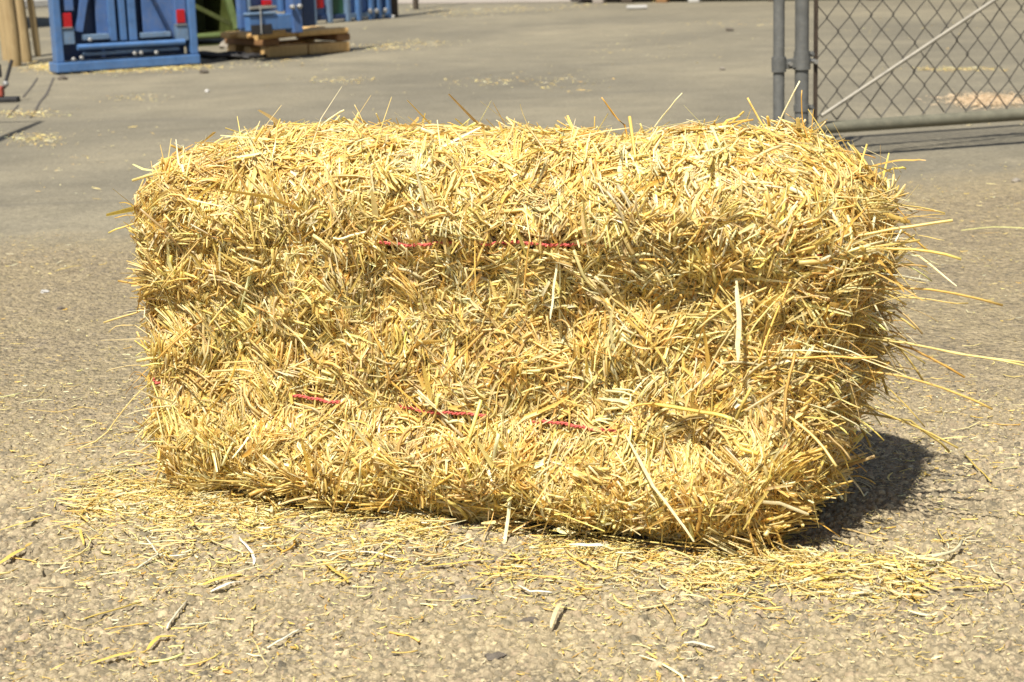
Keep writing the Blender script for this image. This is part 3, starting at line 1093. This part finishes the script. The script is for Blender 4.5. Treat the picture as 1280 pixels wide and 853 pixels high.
LT = Strands()
FW = ([.0007, .0011, .0018, .0026], [.35, .35, .2, .1])
put(ground_strands(95000, (-60, 1340), (205, 870), thin_all, .0075, .55, FW, K=3, zmax=.003, tube_frac=.2))
put(ground_strands(2200, (-60, 1340), (300, 870), thin_all, .032, .5, GW, K=5, zmax=.005))
o = link('chaff', LT.mesh('chaff'), MAT['litter'])
tag(o, 'fine scattered chaff and short straw bits across the rough pavement', 'chaff', None, 'stuff')

# thin straw drifts on the asphalt behind
LT = Strands()
DR = [(115, 88, 80, 4, 900), (190, 85, 75, 3, 900), (60, 84, 22, 4, 400), (478, 60, 50, 4, 500), (530, 55, 40, 3, 300), (560, 16, 70, 5, 800), (650, 12, 60, 4, 500),
      (430, 102, 45, 4, 250), (700, 104, 60, 8, 250), (170, 124, 60, 5, 160), (30, 144, 50, 4, 450), (45, 176, 40, 7, 450), (612, 103, 60, 5, 200), (350, 80, 60, 5, 160), (725, 8, 30, 3, 200),
      (1235, 127, 50, 8, 2600), (1150, 156, 110, 3, 120), (1195, 88, 60, 2, 160), (900, 30, 80, 5, 100), (820, 60, 160, 18, 160), (1120, 40, 120, 20, 120), (110, 200, 120, 50, 140), (560, 60, 250, 50, 200)]
for (u, v, su, sv, n) in DR:
    n = n if u == 1235 else int(n * (1.8 if v in (84, 85, 88) else .5))
    sv = sv * (1 if u == 1235 else 1.3)
    a, b = at(u - su, v), at(u + su, v)
    th = R.normal(0, .45, (n, 2))
    pts = [at(u + t[0] * su * 1.1, v + t[1] * sv * 1.1) for t in th]
    p = np.array([(q.x, q.y) for q in pts])
    L = np.exp(R.normal(math.log(.016), .5, n))
    an = R.uniform(0, 6.28, n)
    s = np.linspace(-.5, .5, 3)[None, :, None]
    d = np.stack([np.cos(an), np.sin(an), R.normal(0, .1, n)], 1)
    P = np.concatenate([p, np.full((n, 1), .008)], 1)[:, None] + d[:, None] * L[:, None, None] * s
    P[:, :, 2] = np.maximum(P[:, :, 2], .004)
    n = len(P)
    cw = PW_LITTER.copy()
    if u == 1235:
        cw = np.array([.5, .2, 0, .15, .15, 0, 0, .2, 0.])
    LT.add(P, unit(R.normal(size=(n, 3)) * .4 + np.c_[-np.sin(an), np.cos(an), 0 * an]), R.uniform(.002, .006, n), (colors(n, cw) if u != 1235 else np.array([.74, .56, .36]) * R.uniform(.8, 1.1, (n, 1))), False)
o = link('straw_drift', LT.mesh('straw_drift'), MAT['litter'])
tag(o, 'thin pale straw drifts blown across the smooth grey asphalt', 'straw drift', None, 'stuff')


# single straws one can pick out on the open pavement
def lone(pix, w, col, label, ribbon=False, lift=.004):
    S = Strands()
    pts = np.array([tuple(at(u, v)) for u, v in pix])
    t = np.linspace(0, len(pts) - 1, 9)
    P = np.stack([np.interp(t, np.arange(len(pts)), pts[:, k]) for k in range(3)], 1)
    P[:, :2] += np.cumsum(R.normal(0, .0009, (9, 2)), 0)
    P[:, 2] = .010 + w * .4 + lift * np.abs(np.sin(np.linspace(.3, 2.9, 9)))
    T = P[-1] - P[0]
    S.add(P[None], unit(np.array([[-T[1], T[0], .0]])), np.array([w * (1.0 if ribbon else .8)]), np.array([np.clip(np.array(col) * 1.18, 0, .92)]), not ribbon and w < .0046)
    o = link('loose_straw', S.mesh('loose_straw'), MAT['litter'])
    return tag(o, label, 'straw', 'single straws lying on the pavement')


YEL = np.array((.62, .47, .12))
WHT = np.array((.84, .79, .62))
lone([(0, 718), (18, 709), (36, 698)], .008, YEL, 'thick yellow straw at the left edge of the pavement', True)
lone([(0, 674), (40, 665), (68, 655)], .005, YEL, 'long flat yellow straw left of the litter pile')
lone([(78, 668), (104, 675), (110, 692)], .005, YEL, 'bent yellow straw with a right angle hook, left foreground')
lone([(254, 745), (278, 738), (301, 731)], .009, YEL, 'short wide yellow straw paired with a white one', True)
lone([(262, 752), (280, 746), (298, 740)], .006, WHT, 'short white straw touching a wide yellow one', True)
lone([(404, 713), (424, 731), (440, 742)], .006, YEL * .9, 'dark yellow forked straw lying below the litter')
lone([(418, 744), (440, 736), (450, 739)], .005, YEL * .8, 'small crossing straw at the tip of the forked one')
lone([(446, 700), (470, 703), (497, 709)], .005, WHT, 'straight white straw lying alone below the litter', True)
lone([(410, 706), (430, 703), (444, 700)], .0035, WHT, 'thin pale straw meeting the straight white one')
lone([(528, 720), (566, 719), (590, 714), (618, 711)], .005, YEL * 1.1, 'long curved yellow straw in the middle foreground')
lone([(600, 745), (620, 734), (640, 731)], .004, PAL[6], 'dull arched straw below the middle of the bale')
lone([(648, 744), (664, 755), (690, 753)], .004, WHT, 'thin white straw with a shallow bend in the foreground')
lone([(688, 800), (697, 784), (711, 768)], .0055, np.array((.55, .47, .28)), 'brown beige curled leaf standing off the pavement', True, .012)
lone([(855, 816), (868, 819), (887, 822)], .006, WHT, 'small white straw chip at the bottom of the frame', True)
lone([(300, 682), (318, 706), (322, 718)], .005, WHT, 'white straw tilted steeply inside the left litter')
lone([(182, 682), (197, 707), (172, 722)], .004, WHT, 'thin white straw folded like a V')
lone([(210, 798), (222, 783), (236, 763)], .0045, WHT * .9, 'pale straw pointing away from the viewer, left foreground')
lone([(335, 822), (352, 816), (370, 800)], .004, WHT * .9, 'thin cream straw with a kink near the bottom edge')
lone([(115, 843), (140, 838), (170, 828)], .006, YEL * .9, 'frayed yellow straw at the bottom left', True)
lone([(184, 826), (200, 812), (225, 808)], .006, PAL[4], 'orange frayed straw bits at the lower left', True)
lone([(105, 786), (140, 778), (175, 765)], .0035, YEL, 'slender straw under the folded one')
lone([(1120, 725), (1150, 743), (1175, 750)], .006, YEL, 'yellow straw slanting down at the right litter edge')
lone([(1180, 748), (1215, 747), (1245, 744)], .005, YEL, 'straight yellow straw lying at the far right of the litter')
lone([(1010, 742), (1045, 734), (1070, 732)], .007, YEL, 'thick yellow straw on the litter right of the bale corner', True)
lone([(1062, 528), (1066, 523), (1078, 516)], .004, YEL, 'small straw right of the shadow')
lone([(68, 346), (80, 343), (98, 338)], .006, YEL * .9, 'straw piece lying alone left of the bale on open pavement')
lone([(1200, 294), (1240, 291), (1290, 292)], .0035, PALE, 'long thin straw reaching the right frame edge')
lone([(1205, 578), (1222, 598), (1236, 612)], .004, YEL, 'thin bent straw right of the bale shadow')


# stones and scraps
def pebble(u, v, r, mat, label, k, name='stone', cat='stone', grp='small stones on the ground', flat=.6):
    p = at(u, v)
    o = MB().blob((0, 0, 0), (r, r * .8, r * flat), k).build(name, MAT[mat])
    o.location = (p.x, p.y, (.004 if v < 600 else .006) + r * flat * .35)
    return tag(o, label, cat, grp)


pebble(79, 100, .028, 'darkstone', 'dark stone in front of the left corner of the blue headgate', 1)
pebble(255, 92, .030, 'darkstone', 'dark brown stone at the right corner of the blue headgate', 2)
pebble(259, 116, .016, 'white', 'whitish pebble behind the left top of the bale', 6)
pebble(489, 23, .040, 'white', 'white lump at the foot of the far blue panel', 7)
pebble(912, 39, .03, 'darkstone', 'dark spot of stone far behind the bale', 8)
pebble(903, 88, .018, 'stone', 'pale pebble left of the gate post', 9)
pebble(1270, 229, .014, 'stone', 'pale pebble on the rough paving at the right edge', 10)
pebble(56, 368, .010, 'white', 'white chip on the pavement left of the bale', 11)
pebble(163, 392, .012, 'darkstone', 'flat dark stone against the left side of the bale', 12, flat=.3)
pebble(76, 389, .008, 'darkstone', 'tiny grey stone on the open pavement at left', 13)
pebble(585, 756, .012, 'stone', 'rounded tan stone set in the middle foreground', 14, flat=.4)
pebble(660, 784, .012, 'darkstone', 'grey stone left of the curled leaf', 15, flat=.35)
pebble(620, 828, .014, 'darkstone', 'darkest grey stone at the bottom centre', 16, flat=.3)
pebble(948, 740, .018, 'darkstone', 'flat dark stone below the near bale corner', 17, flat=.2)
q = at(796, 12)
o = MB().box(-.10, .10, -.05, .05, .005, .035, .01).build('paper_scrap', MAT['white'])
o.location = (q.x, q.y, .004)
tag(o, 'white paper scrap on the far asphalt', 'scrap')


# ------------------------------------------------------------------ chain link gate
HR = 0.115
gA, gB = at(1060, 158, HR), at(1280, 143, HR)
gx = Vector((gB.x - gA.x, gB.y - gA.y, 0)).normalized()
gy = Vector((-gx.y, gx.x, 0))
d = ray(1002, 120)
# where the gate line crosses the sight line of the hinge stile
A2 = np.array([[gx.x, -d.x], [gx.y, -d.y]])
tt = np.linalg.solve(A2, np.array([-gA.x, -gA.y]))[0]
G0 = Vector((gA.x, gA.y, 0)) + gx * float(tt)
GF = lambda p: G0 + gx * p[0] + gy * p[1] + Vector((0, 0, p[2]))
GW_, GH = 3.2, 1.22


def gate_pix(u, v):
    d = ray(u, v)
    n = gy
    k = (G0 - EYE).dot(n) / d.dot(n)
    p = EYE + d * k - G0
    return p.dot(gx), p.z


gate = thing('chain_link_gate', 'chain link gate on grey pipe frame with slanting brace rod', 'gate', G0)
rl = 0.0225
MB(GF).tube([(0, 0, HR - .03), (0, 0, GH + .02)], .0240, 14).build('hinge_stile', MAT['galv'], gate)
mb = MB(GF).tube([(.0, 0, HR), (GW_, 0, HR)], rl, 14)
mb.build('bottom_rail', MAT['rail'], gate)
MB(GF).tube([(.03, 0, GH), (GW_, 0, GH)], rl, 12).build('top_rail', MAT['rail'], gate)
MB(GF).tube([(.03, 0, .64), (GW_, 0, .64)], .021, 12).build('middle_rail', MAT['rail'], gate)
MB(GF).tube([(GW_, 0, HR - .01), (GW_, 0, GH + .02)], .0215, 12).build('outer_stile', MAT['galv'], gate)
b0, b1 = gate_pix(1032, 138), gate_pix(1238, 0)
sl = (b1[1] - b0[1]) / (b1[0] - b0[0])
xe = min(GW_, b0[0] + (GH - b0[1]) / sl)
MB(GF).tube([(b0[0] - .03, -.026, b0[1] - .03 * sl), (xe, -.026, b0[1] + (xe - b0[0]) * sl)], .0075, 8).build('brace_rod', MAT['rod'], gate)
tb0 = gate_pix(1019, 60)[0]
MB(GF).bar((tb0, -.004, HR + .02), (tb0, -.004, GH - .02), .014, .012).build('tension_bar', MAT['rust'], gate)
# bands round the stile holding the tension bar
for z in (.19, .375, .60, .95):
    MB(GF).tube([(-.0, 0, z - .012), (0, 0, z + .012)], .0275, 14).bar((.02, 0, z), (tb0 + .006, -.002, z), .018, .010).tube([(tb0 - .016, -.016, z), (tb0 - .016, .016, z)], .006, 6).build('tension_band', MAT['galv'], gate)
# woven wire: every wire zigzags down between two columns and hooks its neighbours
PX, PZ, wr = .0865, .102, .0027
mb = MB(GF)
x = tb0
i = 0
while x < GW_ - .02:
    pts = []
    z = HR + rl + .004
    k = 0
    off = 0 if i % 2 == 0 else 1
    while z <= GH - .01:
        side_ = (k + off) % 2
        xx = x + (PX / 2 if side_ else 0) + random.uniform(-.0045, .0045) + .004 * (1 if side_ else -1)
        pts.append((xx, (.004 if side_ else -.004) + .0015 * math.sin(i * 1.7 + k), z + random.uniform(-.002, .002)))
        z += PZ / 2
        k += 1
    mb.tube(pts, wr, 5)
    x += PX / 2
    i += 1
mb.build('wire_mesh', MAT['wire'], gate)

# the fixed post beside the gate, with the hinge clamp
po = gate_pix(973.5, 110)[0]
post = thing('gate_post', 'slim grey steel post left of the gate, seen just behind the bale', 'post', GF((po, 0, 0)))
MB(GF).tube([(po, 0, -.02), (po, 0, 1.35)], .0195, 14).build('pole', MAT['galv'], post)
MB(GF).blob((po, 0, 1.355), (.028, .028, .02), 3, 0.0).build('cap', MAT['galv'], post)
zc = gate_pix(985, 80)[1]
mb = MB(GF).tube([(po, 0, zc - .026), (po, 0, zc + .026)], .025, 14)
mb.bar((po + .01, 0, zc), (-.012, 0, zc), .034, .022)
mb.tube([(0, 0, zc - .022), (0, 0, zc + .022)], .0300, 14)
mb.build('hinge_clamp', MAT['galv'], gate)
MB(GF).tube([(po + .035, -.024, zc), (po + .035, .024, zc)], .007, 8).build('bolt', MAT['zinc'], gate)
MB(GF).tube([(tb0 - .01, -.03, zc + .004), (tb0 - .01, .02, zc + .004)], .009, 6).build('bolt', MAT['zinc'], gate)


# ------------------------------------------------------------------ things in the background
class Face:
    """a standing front between two ground pixels; local x along, y into depth, z up"""

    def __init__(self, a, b, ang=None):
        self.o = at(*a)
        bb = at(*b)
        if ang is not None:
            ex_ = Vector((math.cos(ang), math.sin(ang), 0))
            # keep the right end under pixel b: slide along the sight line
            d = ray(*b)
            S = np.linalg.solve(np.array([[ex_.x, -d.x], [ex_.y, -d.y]]), np.array([-self.o.x, -self.o.y]))
            bb = self.o + ex_ * float(S[0])
        self.w = (bb - self.o).length
        self.x = (bb - self.o).normalized()
        self.y = Vector((-self.x.y, self.x.x, 0))

    def __call__(self, p):
        return self.o + self.x * p[0] + self.y * p[1] + Vector((0, 0, p[2]))

    def px(self, u, v, y=0.0):
        d = ray(u, v)
        o = self.o + self.y * y
        k = (o - EYE).dot(self.y) / d.dot(self.y)
        p = EYE + d * k - o
        return p.dot(self.x), p.z

    def slab(self, mb, u0, v0, u1, v1, y0, y1, bev=.006, z_to=None):
        """box whose front fills pixels u0..u1, v0 (top)..v1"""
        a, b = self.px((u0), (v0 + v1) / 2, y0), self.px(u1, (v0 + v1) / 2, y0)
        um = (u0 + u1) / 2
        zt, zb = self.px(um, v0, y0)[1], self.px(um, v1, y0)[1]
        mb.box(a[0], b[0], y0, y1, max(zb, .002), z_to or zt, bev)
        return mb


# blue headgate --------------------------------------------------------------
Fc = Face((71, 94), (250, 82))
TOP = 1.75
hg = thing('headgate', 'bright blue steel headgate with two red reflectors, standing beside wooden poles', 'headgate', Fc.o)
W = Fc.w
zb = Fc.px(75, 79)[1]
MB(Fc).box(0, W, -.02, .16, .012, zb, .008).build('base_beam', MAT['blue'], hg)
xl0, xl1 = Fc.px(70, 60)[0], Fc.px(79.5, 60)[0]
xr0, xr1 = Fc.px(239, 60)[0], Fc.px(248, 60)[0]
MB(Fc).box(xl0, xl1, 0, .10, zb, TOP, .008).build('side_post', MAT['blue'], hg)
MB(Fc).box(xr0, xr1, 0, .10, zb, TOP, .008).build('side_post', MAT['blue'], hg)
MB(Fc).box(xl0 - .02, xr1 + .02, -.01, .12, TOP + .001, TOP + .09, .01).build('top_beam', MAT['blue'], hg)
MB(Fc).box(xl1 + .002, xr0 - .002, .125, .14, zb + .002, TOP - .005, .002).build('back_sheet', MAT['navy'], hg)


def hslab(name, mat, u0, v0, u1, v1, y0, y1, tall=False, parent=hg, face=Fc, bev=.005):
    return face.slab(MB(face), u0, v0, u1, v1, y0, y1, bev, (TOP - .004) if tall else None).build(name, MAT[mat], parent)


hslab('inner_upright', 'blue_panel', 80.5, 0, 92, 14, .03, .09, True).name
# the uprights run down to the brackets
hslab('reflector', 'red', 78, 16.5, 90, 34.5, .018, .029)
hslab('reflector', 'red', 221, 12, 231.5, 29, .018, .029)
for (u0, u1, v0, v1) in ((77.5, 93.5, 36, 56), (221, 236, 32, 51)):
    hslab('bracket', 'bracket', u0, v0, u1, v1, .012, .085)
    hslab('bracket_lip', 'zinc', u0 - .5, v0 - 1.6, u1 - 2, v0 - .2, .004, .06, bev=.002)
hslab('inner_upright', 'blue_panel', 219, 0, 233, 31, .031, .09, True)
# the two doors
zl = Fc.px(120, 50)[1]
dl = hslab('door_sheet', 'blue_panel', 120, 0, 135, 48, .07, .085, True)
hslab('door_edge', 'blue', 136, 0, 145, 52, .045, .10, True)
hslab('door_edge', 'blue', 150.5, 0, 157.5, 51, .03, .09, True)
hslab('door_edge', 'blue', 161, 0, 170.5, 51, .03, .09, True)
hslab('door_sheet', 'blue_panel', 178, 0, 218, 46, .065, .08, True)
p0, p1 = Fc.px(104, 0, .06), Fc.px(98, 40, .06)
k = (p0[0] - p1[0]) / (p0[1] - p1[1])
MB(Fc).bar((p1[0] - .0, .06, p1[1]), (p0[0] + k * .5, .06, p0[1] + .5), .045, .05).build('door_strut_or_shadow', MAT['blue_panel'], hg)
p0, p1 = Fc.px(192, 0, .04), Fc.px(217, 49, .04)
k = (p0[0] - p1[0]) / (p0[1] - p1[1])
MB(Fc).bar((p1[0], .045, p1[1]), (p0[0] + k * .6, .045, p0[1] + .6), .022, .03).build('door_strut_or_shadow', MAT['navy'], hg)  # dark bar stands in for a shadow slanting across the right door
hslab('door_flange', 'bracket', 105, 43, 137, 50, .01, .07)
hslab('door_flange', 'bracket', 177, 40.5, 214, 47, .01, .065)
p0, p1 = Fc.px(97, 59.5, -.005), Fc.px(231, 52.5, -.005)
MB(Fc).tube([(p0[0], .0, p0[1]), (p1[0], .0, p1[1])], .019, 12).build('slide_bar', MAT['blue'], hg)
hslab('slide_bar_support', 'bracket', 105, 63, 225, 66.5, .02, .06)
for (u, v) in ((92.5, 74.5), (102.5, 72.5), (169, 67), (177, 66.5), (196, 66), (113, 50)):
    c = Fc.px(u, v, -.01)
    MB(Fc).blob((c[0], -.002, c[1]), (.016, .014, .014), 5, .05).build('bolt', MAT['zinc'], hg)

# wooden poles standing at the left ------------------------------------------
PG = 'wooden poles standing at the left'
for (u0, v0, ut, r, lab) in ((19, 83, 7, .050, 'thickest peeled wooden pole at the left frame edge'),
                             (35, 78, 25, .042, 'middle one of the peeled wooden poles'),
                             (45.5, 71, 36.5, .026, 'thin shaded wooden pole next to the blue headgate')):
    p = at(u0, v0)
    # lean from two sightings at the same distance
    d = ray(ut, 0)
    k = p.y / d.y
    q = EYE + d * k
    tp = p + (q - p) * (1.9 / q.z)
    pts = [p + (tp - p) * t + Vector((.012 * math.sin(t * 5 + u0), 0, 0)) for t in (0, .02, .1, .2, .35, .5, .75, 1)]
    o = MB().tube([tuple(x - p) for x in pts], [r * .8, r * .92, r, r * 1.0, r * 1.01, r * .98, r * .95, r * .9], 16).build('wooden_pole', MAT['pole'])
    o.location = p
    tag(o, lab, 'pole', PG)
p = at(6, 78)
o = MB().tube([(-.03, .25, 0), (-.05, .25, .6), (-.10, .25, 1.8)], [.05, .05, .046], 14).build('wooden_pole', MAT['pole'])
o.location = p
tag(o, 'wooden pole half cut by the left frame edge', 'pole', PG)

# red hand tool at the left edge
p = at(4, 128)
tool = thing('tool_stand', 'red and black tool stand cut off by the left frame edge', 'stand', p)
TF = lambda q: p + Vector(q)
MB(TF).box(-.30, .085, -.035, .035, .0, .028, .008).build('foot', MAT['black'], tool)
MB(TF).box(-.30, .008, -.03, .03, .029, .085, .012).build('clamp_block', MAT['redpaint'], tool)
MB(TF).tube([(.012, 0, .075), (.022, .01, .11), (.058, .03, .22)], .010, 8).build('lever', MAT['black'], tool)
MB(TF).box(-.12, .0, .0, .03, .13, .20, .008).build('grip', MAT['black'], tool)
MB(TF).blob((.024, -.01, .096), (.018, .016, .018), 2, .05).build('knob', MAT['zinc'], tool)

# unseen two-armed post, added left of the frame to cast the asphalt shadow
HB = 2.4
kv = Vector((-KX * HB, -KY * HB, HB))
T, A1, A2 = at(52, 152) + kv, at(-150, 157) + kv, at(-95, 214) + kv
bp = thing('shadow_caster', 'unseen grey post added left of the frame to cast the pointed shadow on the asphalt', 'post', (A1.x, A1.y, 0))
MB().tube([(A1.x, A1.y, -.02), (A1.x, A1.y, HB + .1)], .035, 12).build('pole', MAT['galv'], bp)
MB().tube([tuple(A1), tuple(T)], [.03, .010], 10).build('arm', MAT['galv'], bp)
MB().tube([tuple(A2), tuple(T)], [.05, .014], 10).build('arm', MAT['galv'], bp)
MB().tube([tuple(A1), tuple(A2)], .025, 10).build('cross_arm', MAT['galv'], bp)

# dark trailer behind the poles with a pale bumper
Fp = Face((30, 36), (72, 33))
tr = thing('trailer', 'dark trailer rear with a pale bumper, glimpsed between the poles and headgate', 'trailer', Fp.o)
MB(Fp).box(-1.4, Fp.w, .02, 2.4, .30, 2.0, .02).build('body', MAT['shed'], tr)
MB(Fp).box(-1.4, Fp.w, -.06, .02, .19, .27, .015).build('bumper', MAT['white'], tr)
for xx in (-1.0, -.1):
    mb = MB(Fp)
    mb.tube([(xx, .25, .24), (xx, .42, .24)], .24, 20)
    mb.build('wheel', MAT['black'], tr)

# green crate -----------------------------------------------------------------
Fg = Face((252, 58), (303, 55))
gc = thing('green_crate', 'dark olive green steel crate between the headgate and stacked timbers', 'crate', Fg.o)
zt = 1.3
mb = MB(Fg).box(-.25, Fg.w - .02, .80, .83, .05, zt, .004).box(-.28, -.252, .03, .83, .05, zt, .004)
mb.box(Fg.w - .018, Fg.w + .01, .03, .83, .05, zt, .004).box(-.28, Fg.w + .01, .0, .83, zt + .002, zt + .03, .004).box(-.25, Fg.w - .02, .03, .798, .05, .08, .004)
mb.build('body', MAT['darkgreen'], gc)
a, b = Fg.px(284.5, 0), Fg.px(295, 36)
k = (a[0] - b[0]) / (a[1] - b[1])
MB(Fg).bar((b[0], -.01, b[1]), (a[0] + k * .9, -.01, a[1] + .9), .05, .05).build('corner_post', MAT['green'], gc)
Fg.slab(MB(Fg), 240, 42, 291, 46.5, -.02, .02).build('bottom_rail', MAT['green'], gc)
Fg.slab(MB(Fg), 240, 56, 291, 59, -.02, .02).build('sill', MAT['darkgreen'], gc)
a, b = Fg.px(240, 6), Fg.px(288, 30)
MB(Fg).bar((a[0], 0, a[1]), (b[0], 0, b[1]), .035, .03).build('diagonal_strut', MAT['darkgreen'], gc)

# stacked timbers (a heavy pallet) ---------------------------------------------
Ft = Face((336, 73), (438, 65))
pal = thing('timber_pallet', 'orange timber pallet lying on asphalt under the smaller blue machine', 'pallet', Ft.o)
W = Ft.w
D = .56
h1, h2, h3 = .078, .130, .172
half = Ft.px(386, 66)[0]


def log(p, q, r, mat='timber', name='beam'):
    return MB(Ft).tube([p, (Vector(p) + Vector(q)) / 2 + Vector((0, 0, .004)), q], [r, r * 1.03, r * .98], 12).build(name, MAT[mat], pal)


MB(Ft).box(0, half - .005, 0, .11, .002, h1, .012).build('beam', MAT['timber'], pal)
MB(Ft).box(half + .005, W, 0, .11, .002, h1 - .004, .012).build('beam', MAT['timber'], pal)
MB(Ft).box(0, W, D - .11, D, .002, h1, .012).build('beam', MAT['timber'], pal)
MB(Ft).box(0, W, D / 2 - .05, D / 2 + .05, .002, h1 - .01, .012).build('beam', MAT['timber'], pal)
for (x0, x1) in ((-.02, .10), (W - .10, W + .012)):
    MB(Ft).box(x0, x1, .005, D, h1 + .001, h2, .014).build('cross_beam', MAT['timber_end'], pal)
ys = [(-.012, .10), (.135, .28), (.284, .42), (.424, .55)]
for i, (y0, y1) in enumerate(ys):
    x0 = -.03 if i else .24
    MB(Ft).box(x0 - .05 * (i % 3), W - .01 - .02 * (i % 2), y0, y1, h2 + .001, h3 - .006 * (i % 2), .014).build('deck_plank', MAT['timber'], pal)
log((-.10, -.02, h2 + .03), (.22, .02, h2 + .034), .034)

# rubble left of the pallet
for (u, v, r, mt, lab, kk) in ((286, 61, .042, 'stone', 'pale broken rock lying left of the timber pallet', 21), (297, 61, .040, 'timber', 'yellowish wood chunk between the rock and timber pallet', 22)):
    pebble(u, v, r * 1.4, mt, lab, kk, 'rubble_chunk', 'rubble', 'rubble beside the timber pallet', .8)
# black hose tangle
p = at(284, 75)
mb = MB()
rr = random.Random(5)
for j in range(7):
    a0 = rr.uniform(0, 6.28)
    pts = []
    for i in range(10):
        t = i / 9
        pts.append((-.15 + .38 * t + .07 * math.sin(a0 + 5 * t), .10 * math.sin(a0 * 2 + 6 * t), .016 + .045 * abs(math.sin(a0 + 3 * t)) * (1 - t)))
    mb.tube(pts, .011, 6)
for j in range(5):
    mb.blob((.02 + .03 * j, rr.uniform(-.04, .02), .02), (.03, .03, .018), j)
o = mb.build('hose_tangle', MAT['black'])
o.location = p
tag(o, 'tangled black hose and rag on asphalt in front of the timber pallet', 'hose')

# smaller blue machine standing on the pallet -----------------------------------
Fm = Face((300, 58), (396, 51))
Fm.x, Fm.y = Ft.x.copy(), Ft.y.copy()
Fm.o = at(372, 42, h3)
Fm.o.z = 0
Fm.o = Fm.o - Fm.x * .40 + Fm.y * .06
bmch = thing('cattle_press', 'smaller blue steel machine standing on the timber pallet', 'machine', Fm.o + Vector((0, 0, h3)))
TOP = 1.6
base = h3 + .004


def ms(name, mat, u0, v0, u1, v1, y0, y1, tall=False, bev=.006):
    a, b = Fm.px(u0, (v0 + v1) / 2, y0), Fm.px(u1, (v0 + v1) / 2, y0)
    um = (u0 + u1) / 2
    zt, zb_ = Fm.px(um, v0, y0)[1], max(Fm.px(um, v1, y0)[1], base)
    return MB(Fm).box(a[0], b[0], y0, y1, zb_, TOP if tall else zt, bev).build(name, MAT[mat], bmch)


ms('left_upright', 'blue_panel', 300, 0, 309, 36, .02, .07, True)
ms('front_box', 'blue', 312, 19, 366, 38, -.04, .10)
ms('box_lid', 'bracket', 311, 15.5, 346, 19, -.05, .10)
ms('right_upright', 'blue_panel', 366.5, 0, 378, 43, -.06, .05, True)
ms('side_sheet', 'navy', 379, 0, 394, 33, .06, .10, True)
ms('back_sheet', 'blue_panel', 308, 0, 366, 14, .10, .13, True)
ms('slim_post', 'bracket', 310, 0, 314, 15, .02, .06, True)
ms('slim_post', 'blue', 350, 0, 355, 15, .02, .06, True)
ms('reflector', 'red', 330, 0, 340, 7, .05, .09)
ms('tool_shelf', 'rod', 313, 8, 346, 11.5, .0, .095, bev=.003)
c = Fm.px(327, 26, -.07)
MB(Fm).tube([(c[0], -.06, base + .01), (c[0] + .005, -.055, c[1] + .10)], .006, 6).build('hanging_rod', MAT['zinc'], bmch)
for (u, v) in ((366, 9), (375, 8)):
    c = Fm.px(u, v, -.08)
    MB(Fm).blob((c[0], -.075, c[1]), (.022, .02, .018), 3, .05).build('bolt', MAT['zinc'], bmch)
c0, c1 = Fm.px(312, 34, -.03), Fm.px(338, 34, -.03)
MB(Fm).box(c0[0], c1[0], -.055, -.042, base + .002, base + .07, .004).build('dark_slot', MAT['black'], bmch)

# green and blue panels further back ---------------------------------------------
def panel(name, label, a, b, mats, posts, cat='panel', top=1.7, extra=None):
    f = Face(a, b)
    t = thing(name, label, cat, f.o, 'row of coloured steel panels far behind')
    MB(f).box(0, f.w, .02, .05, .05, top, .004).build('sheet', MAT[mats[0]], t)
    for u in posts:
        x0 = f.px(u, (a[1] + b[1]) / 2 - 10)[0]
        MB(f).box(x0 - .022, x0 + .022, -.035, .018, .002, top + .03, .006).build('post', MAT[mats[1]], t)
    MB(f).box(0, f.w, -.01, .018, .03, .075, .004).build('bottom_rail', MAT[mats[2]], t)
    return f, t


f, t = panel('steel_panel', 'dark blue steel panel with red reflector, first behind the timber pallet', (388, 31), (413, 29), ('blue_panel', 'bracket', 'navy'), (391, 411))
f.slab(MB(f), 394, -3, 405, 10.5, -.012, .018).build('reflector', MAT['red'], t)
f, t = panel('steel_panel', 'green steel panel between two blue panels behind the pallet', (414, 29), (433, 27.5), ('midgreen', 'bracket', 'navy'), (433.5,))
f, t = panel('steel_panel', 'wide blue steel panel ending the far row of panels', (436, 27.5), (488, 23), ('blue_panel', 'blue', 'bracket'), (447, 463, 472, 484))
for (u, v) in ((463, 14), (471, 14), (482, 13)):
    c = f.px(u, v, -.04)
    MB(f).blob((c[0], -.04, c[1]), (.025, .02, .025), 2, .05).build('bolt', MAT['zinc'], t)
p = at(492, 22)
o = MB().box(-.075, .045, -.05, .05, 0, 1.9, .012).build('wooden_post', MAT['brown'])
o.location = p
tag(o, 'dark brown square post at the end of the far blue panel', 'post')
p = at(520, 12)
o = MB().tube([(0, 0, 0), (0, 0, 2.1)], [.03, .027], 8).build('thin_post', MAT['brown'])
o.location = p
tag(o, 'thin brown post standing alone in straw far behind', 'post')

# long dark shed along the far edge ------------------------------------------------
fs = Face((708, 5), (1030, 2.2))
fs.x = (fs.x * .85 + Vector((.15, 0, 0))).normalized()
fs.y = Vector((-fs.x.y, fs.x.x, 0))
sh = thing('shed', 'long dark shed wall along the far edge of the yard', 'shed', fs.o)
MB(fs).box(0, 14, .1, 4, .02, 2.4, .02).build('wall', MAT['shed'], sh)
for i, x in enumerate((.30, .62, 1.0, 1.35, 2.2, 3.2, 4.4, 5.6, 7, 8.5, 10, 12)):
    MB(fs).box(x, x + .12, -.02, .095, .0, 2.4, .01).build('post', MAT[('concrete', 'brown', 'timber_end', 'white')[i % 4] if i < 4 else 'brown'], sh)
MB(fs).box(-.3, 14.3, -.5, 4.3, 2.42, 2.5, .01).build('roof', MAT['galv'], sh)
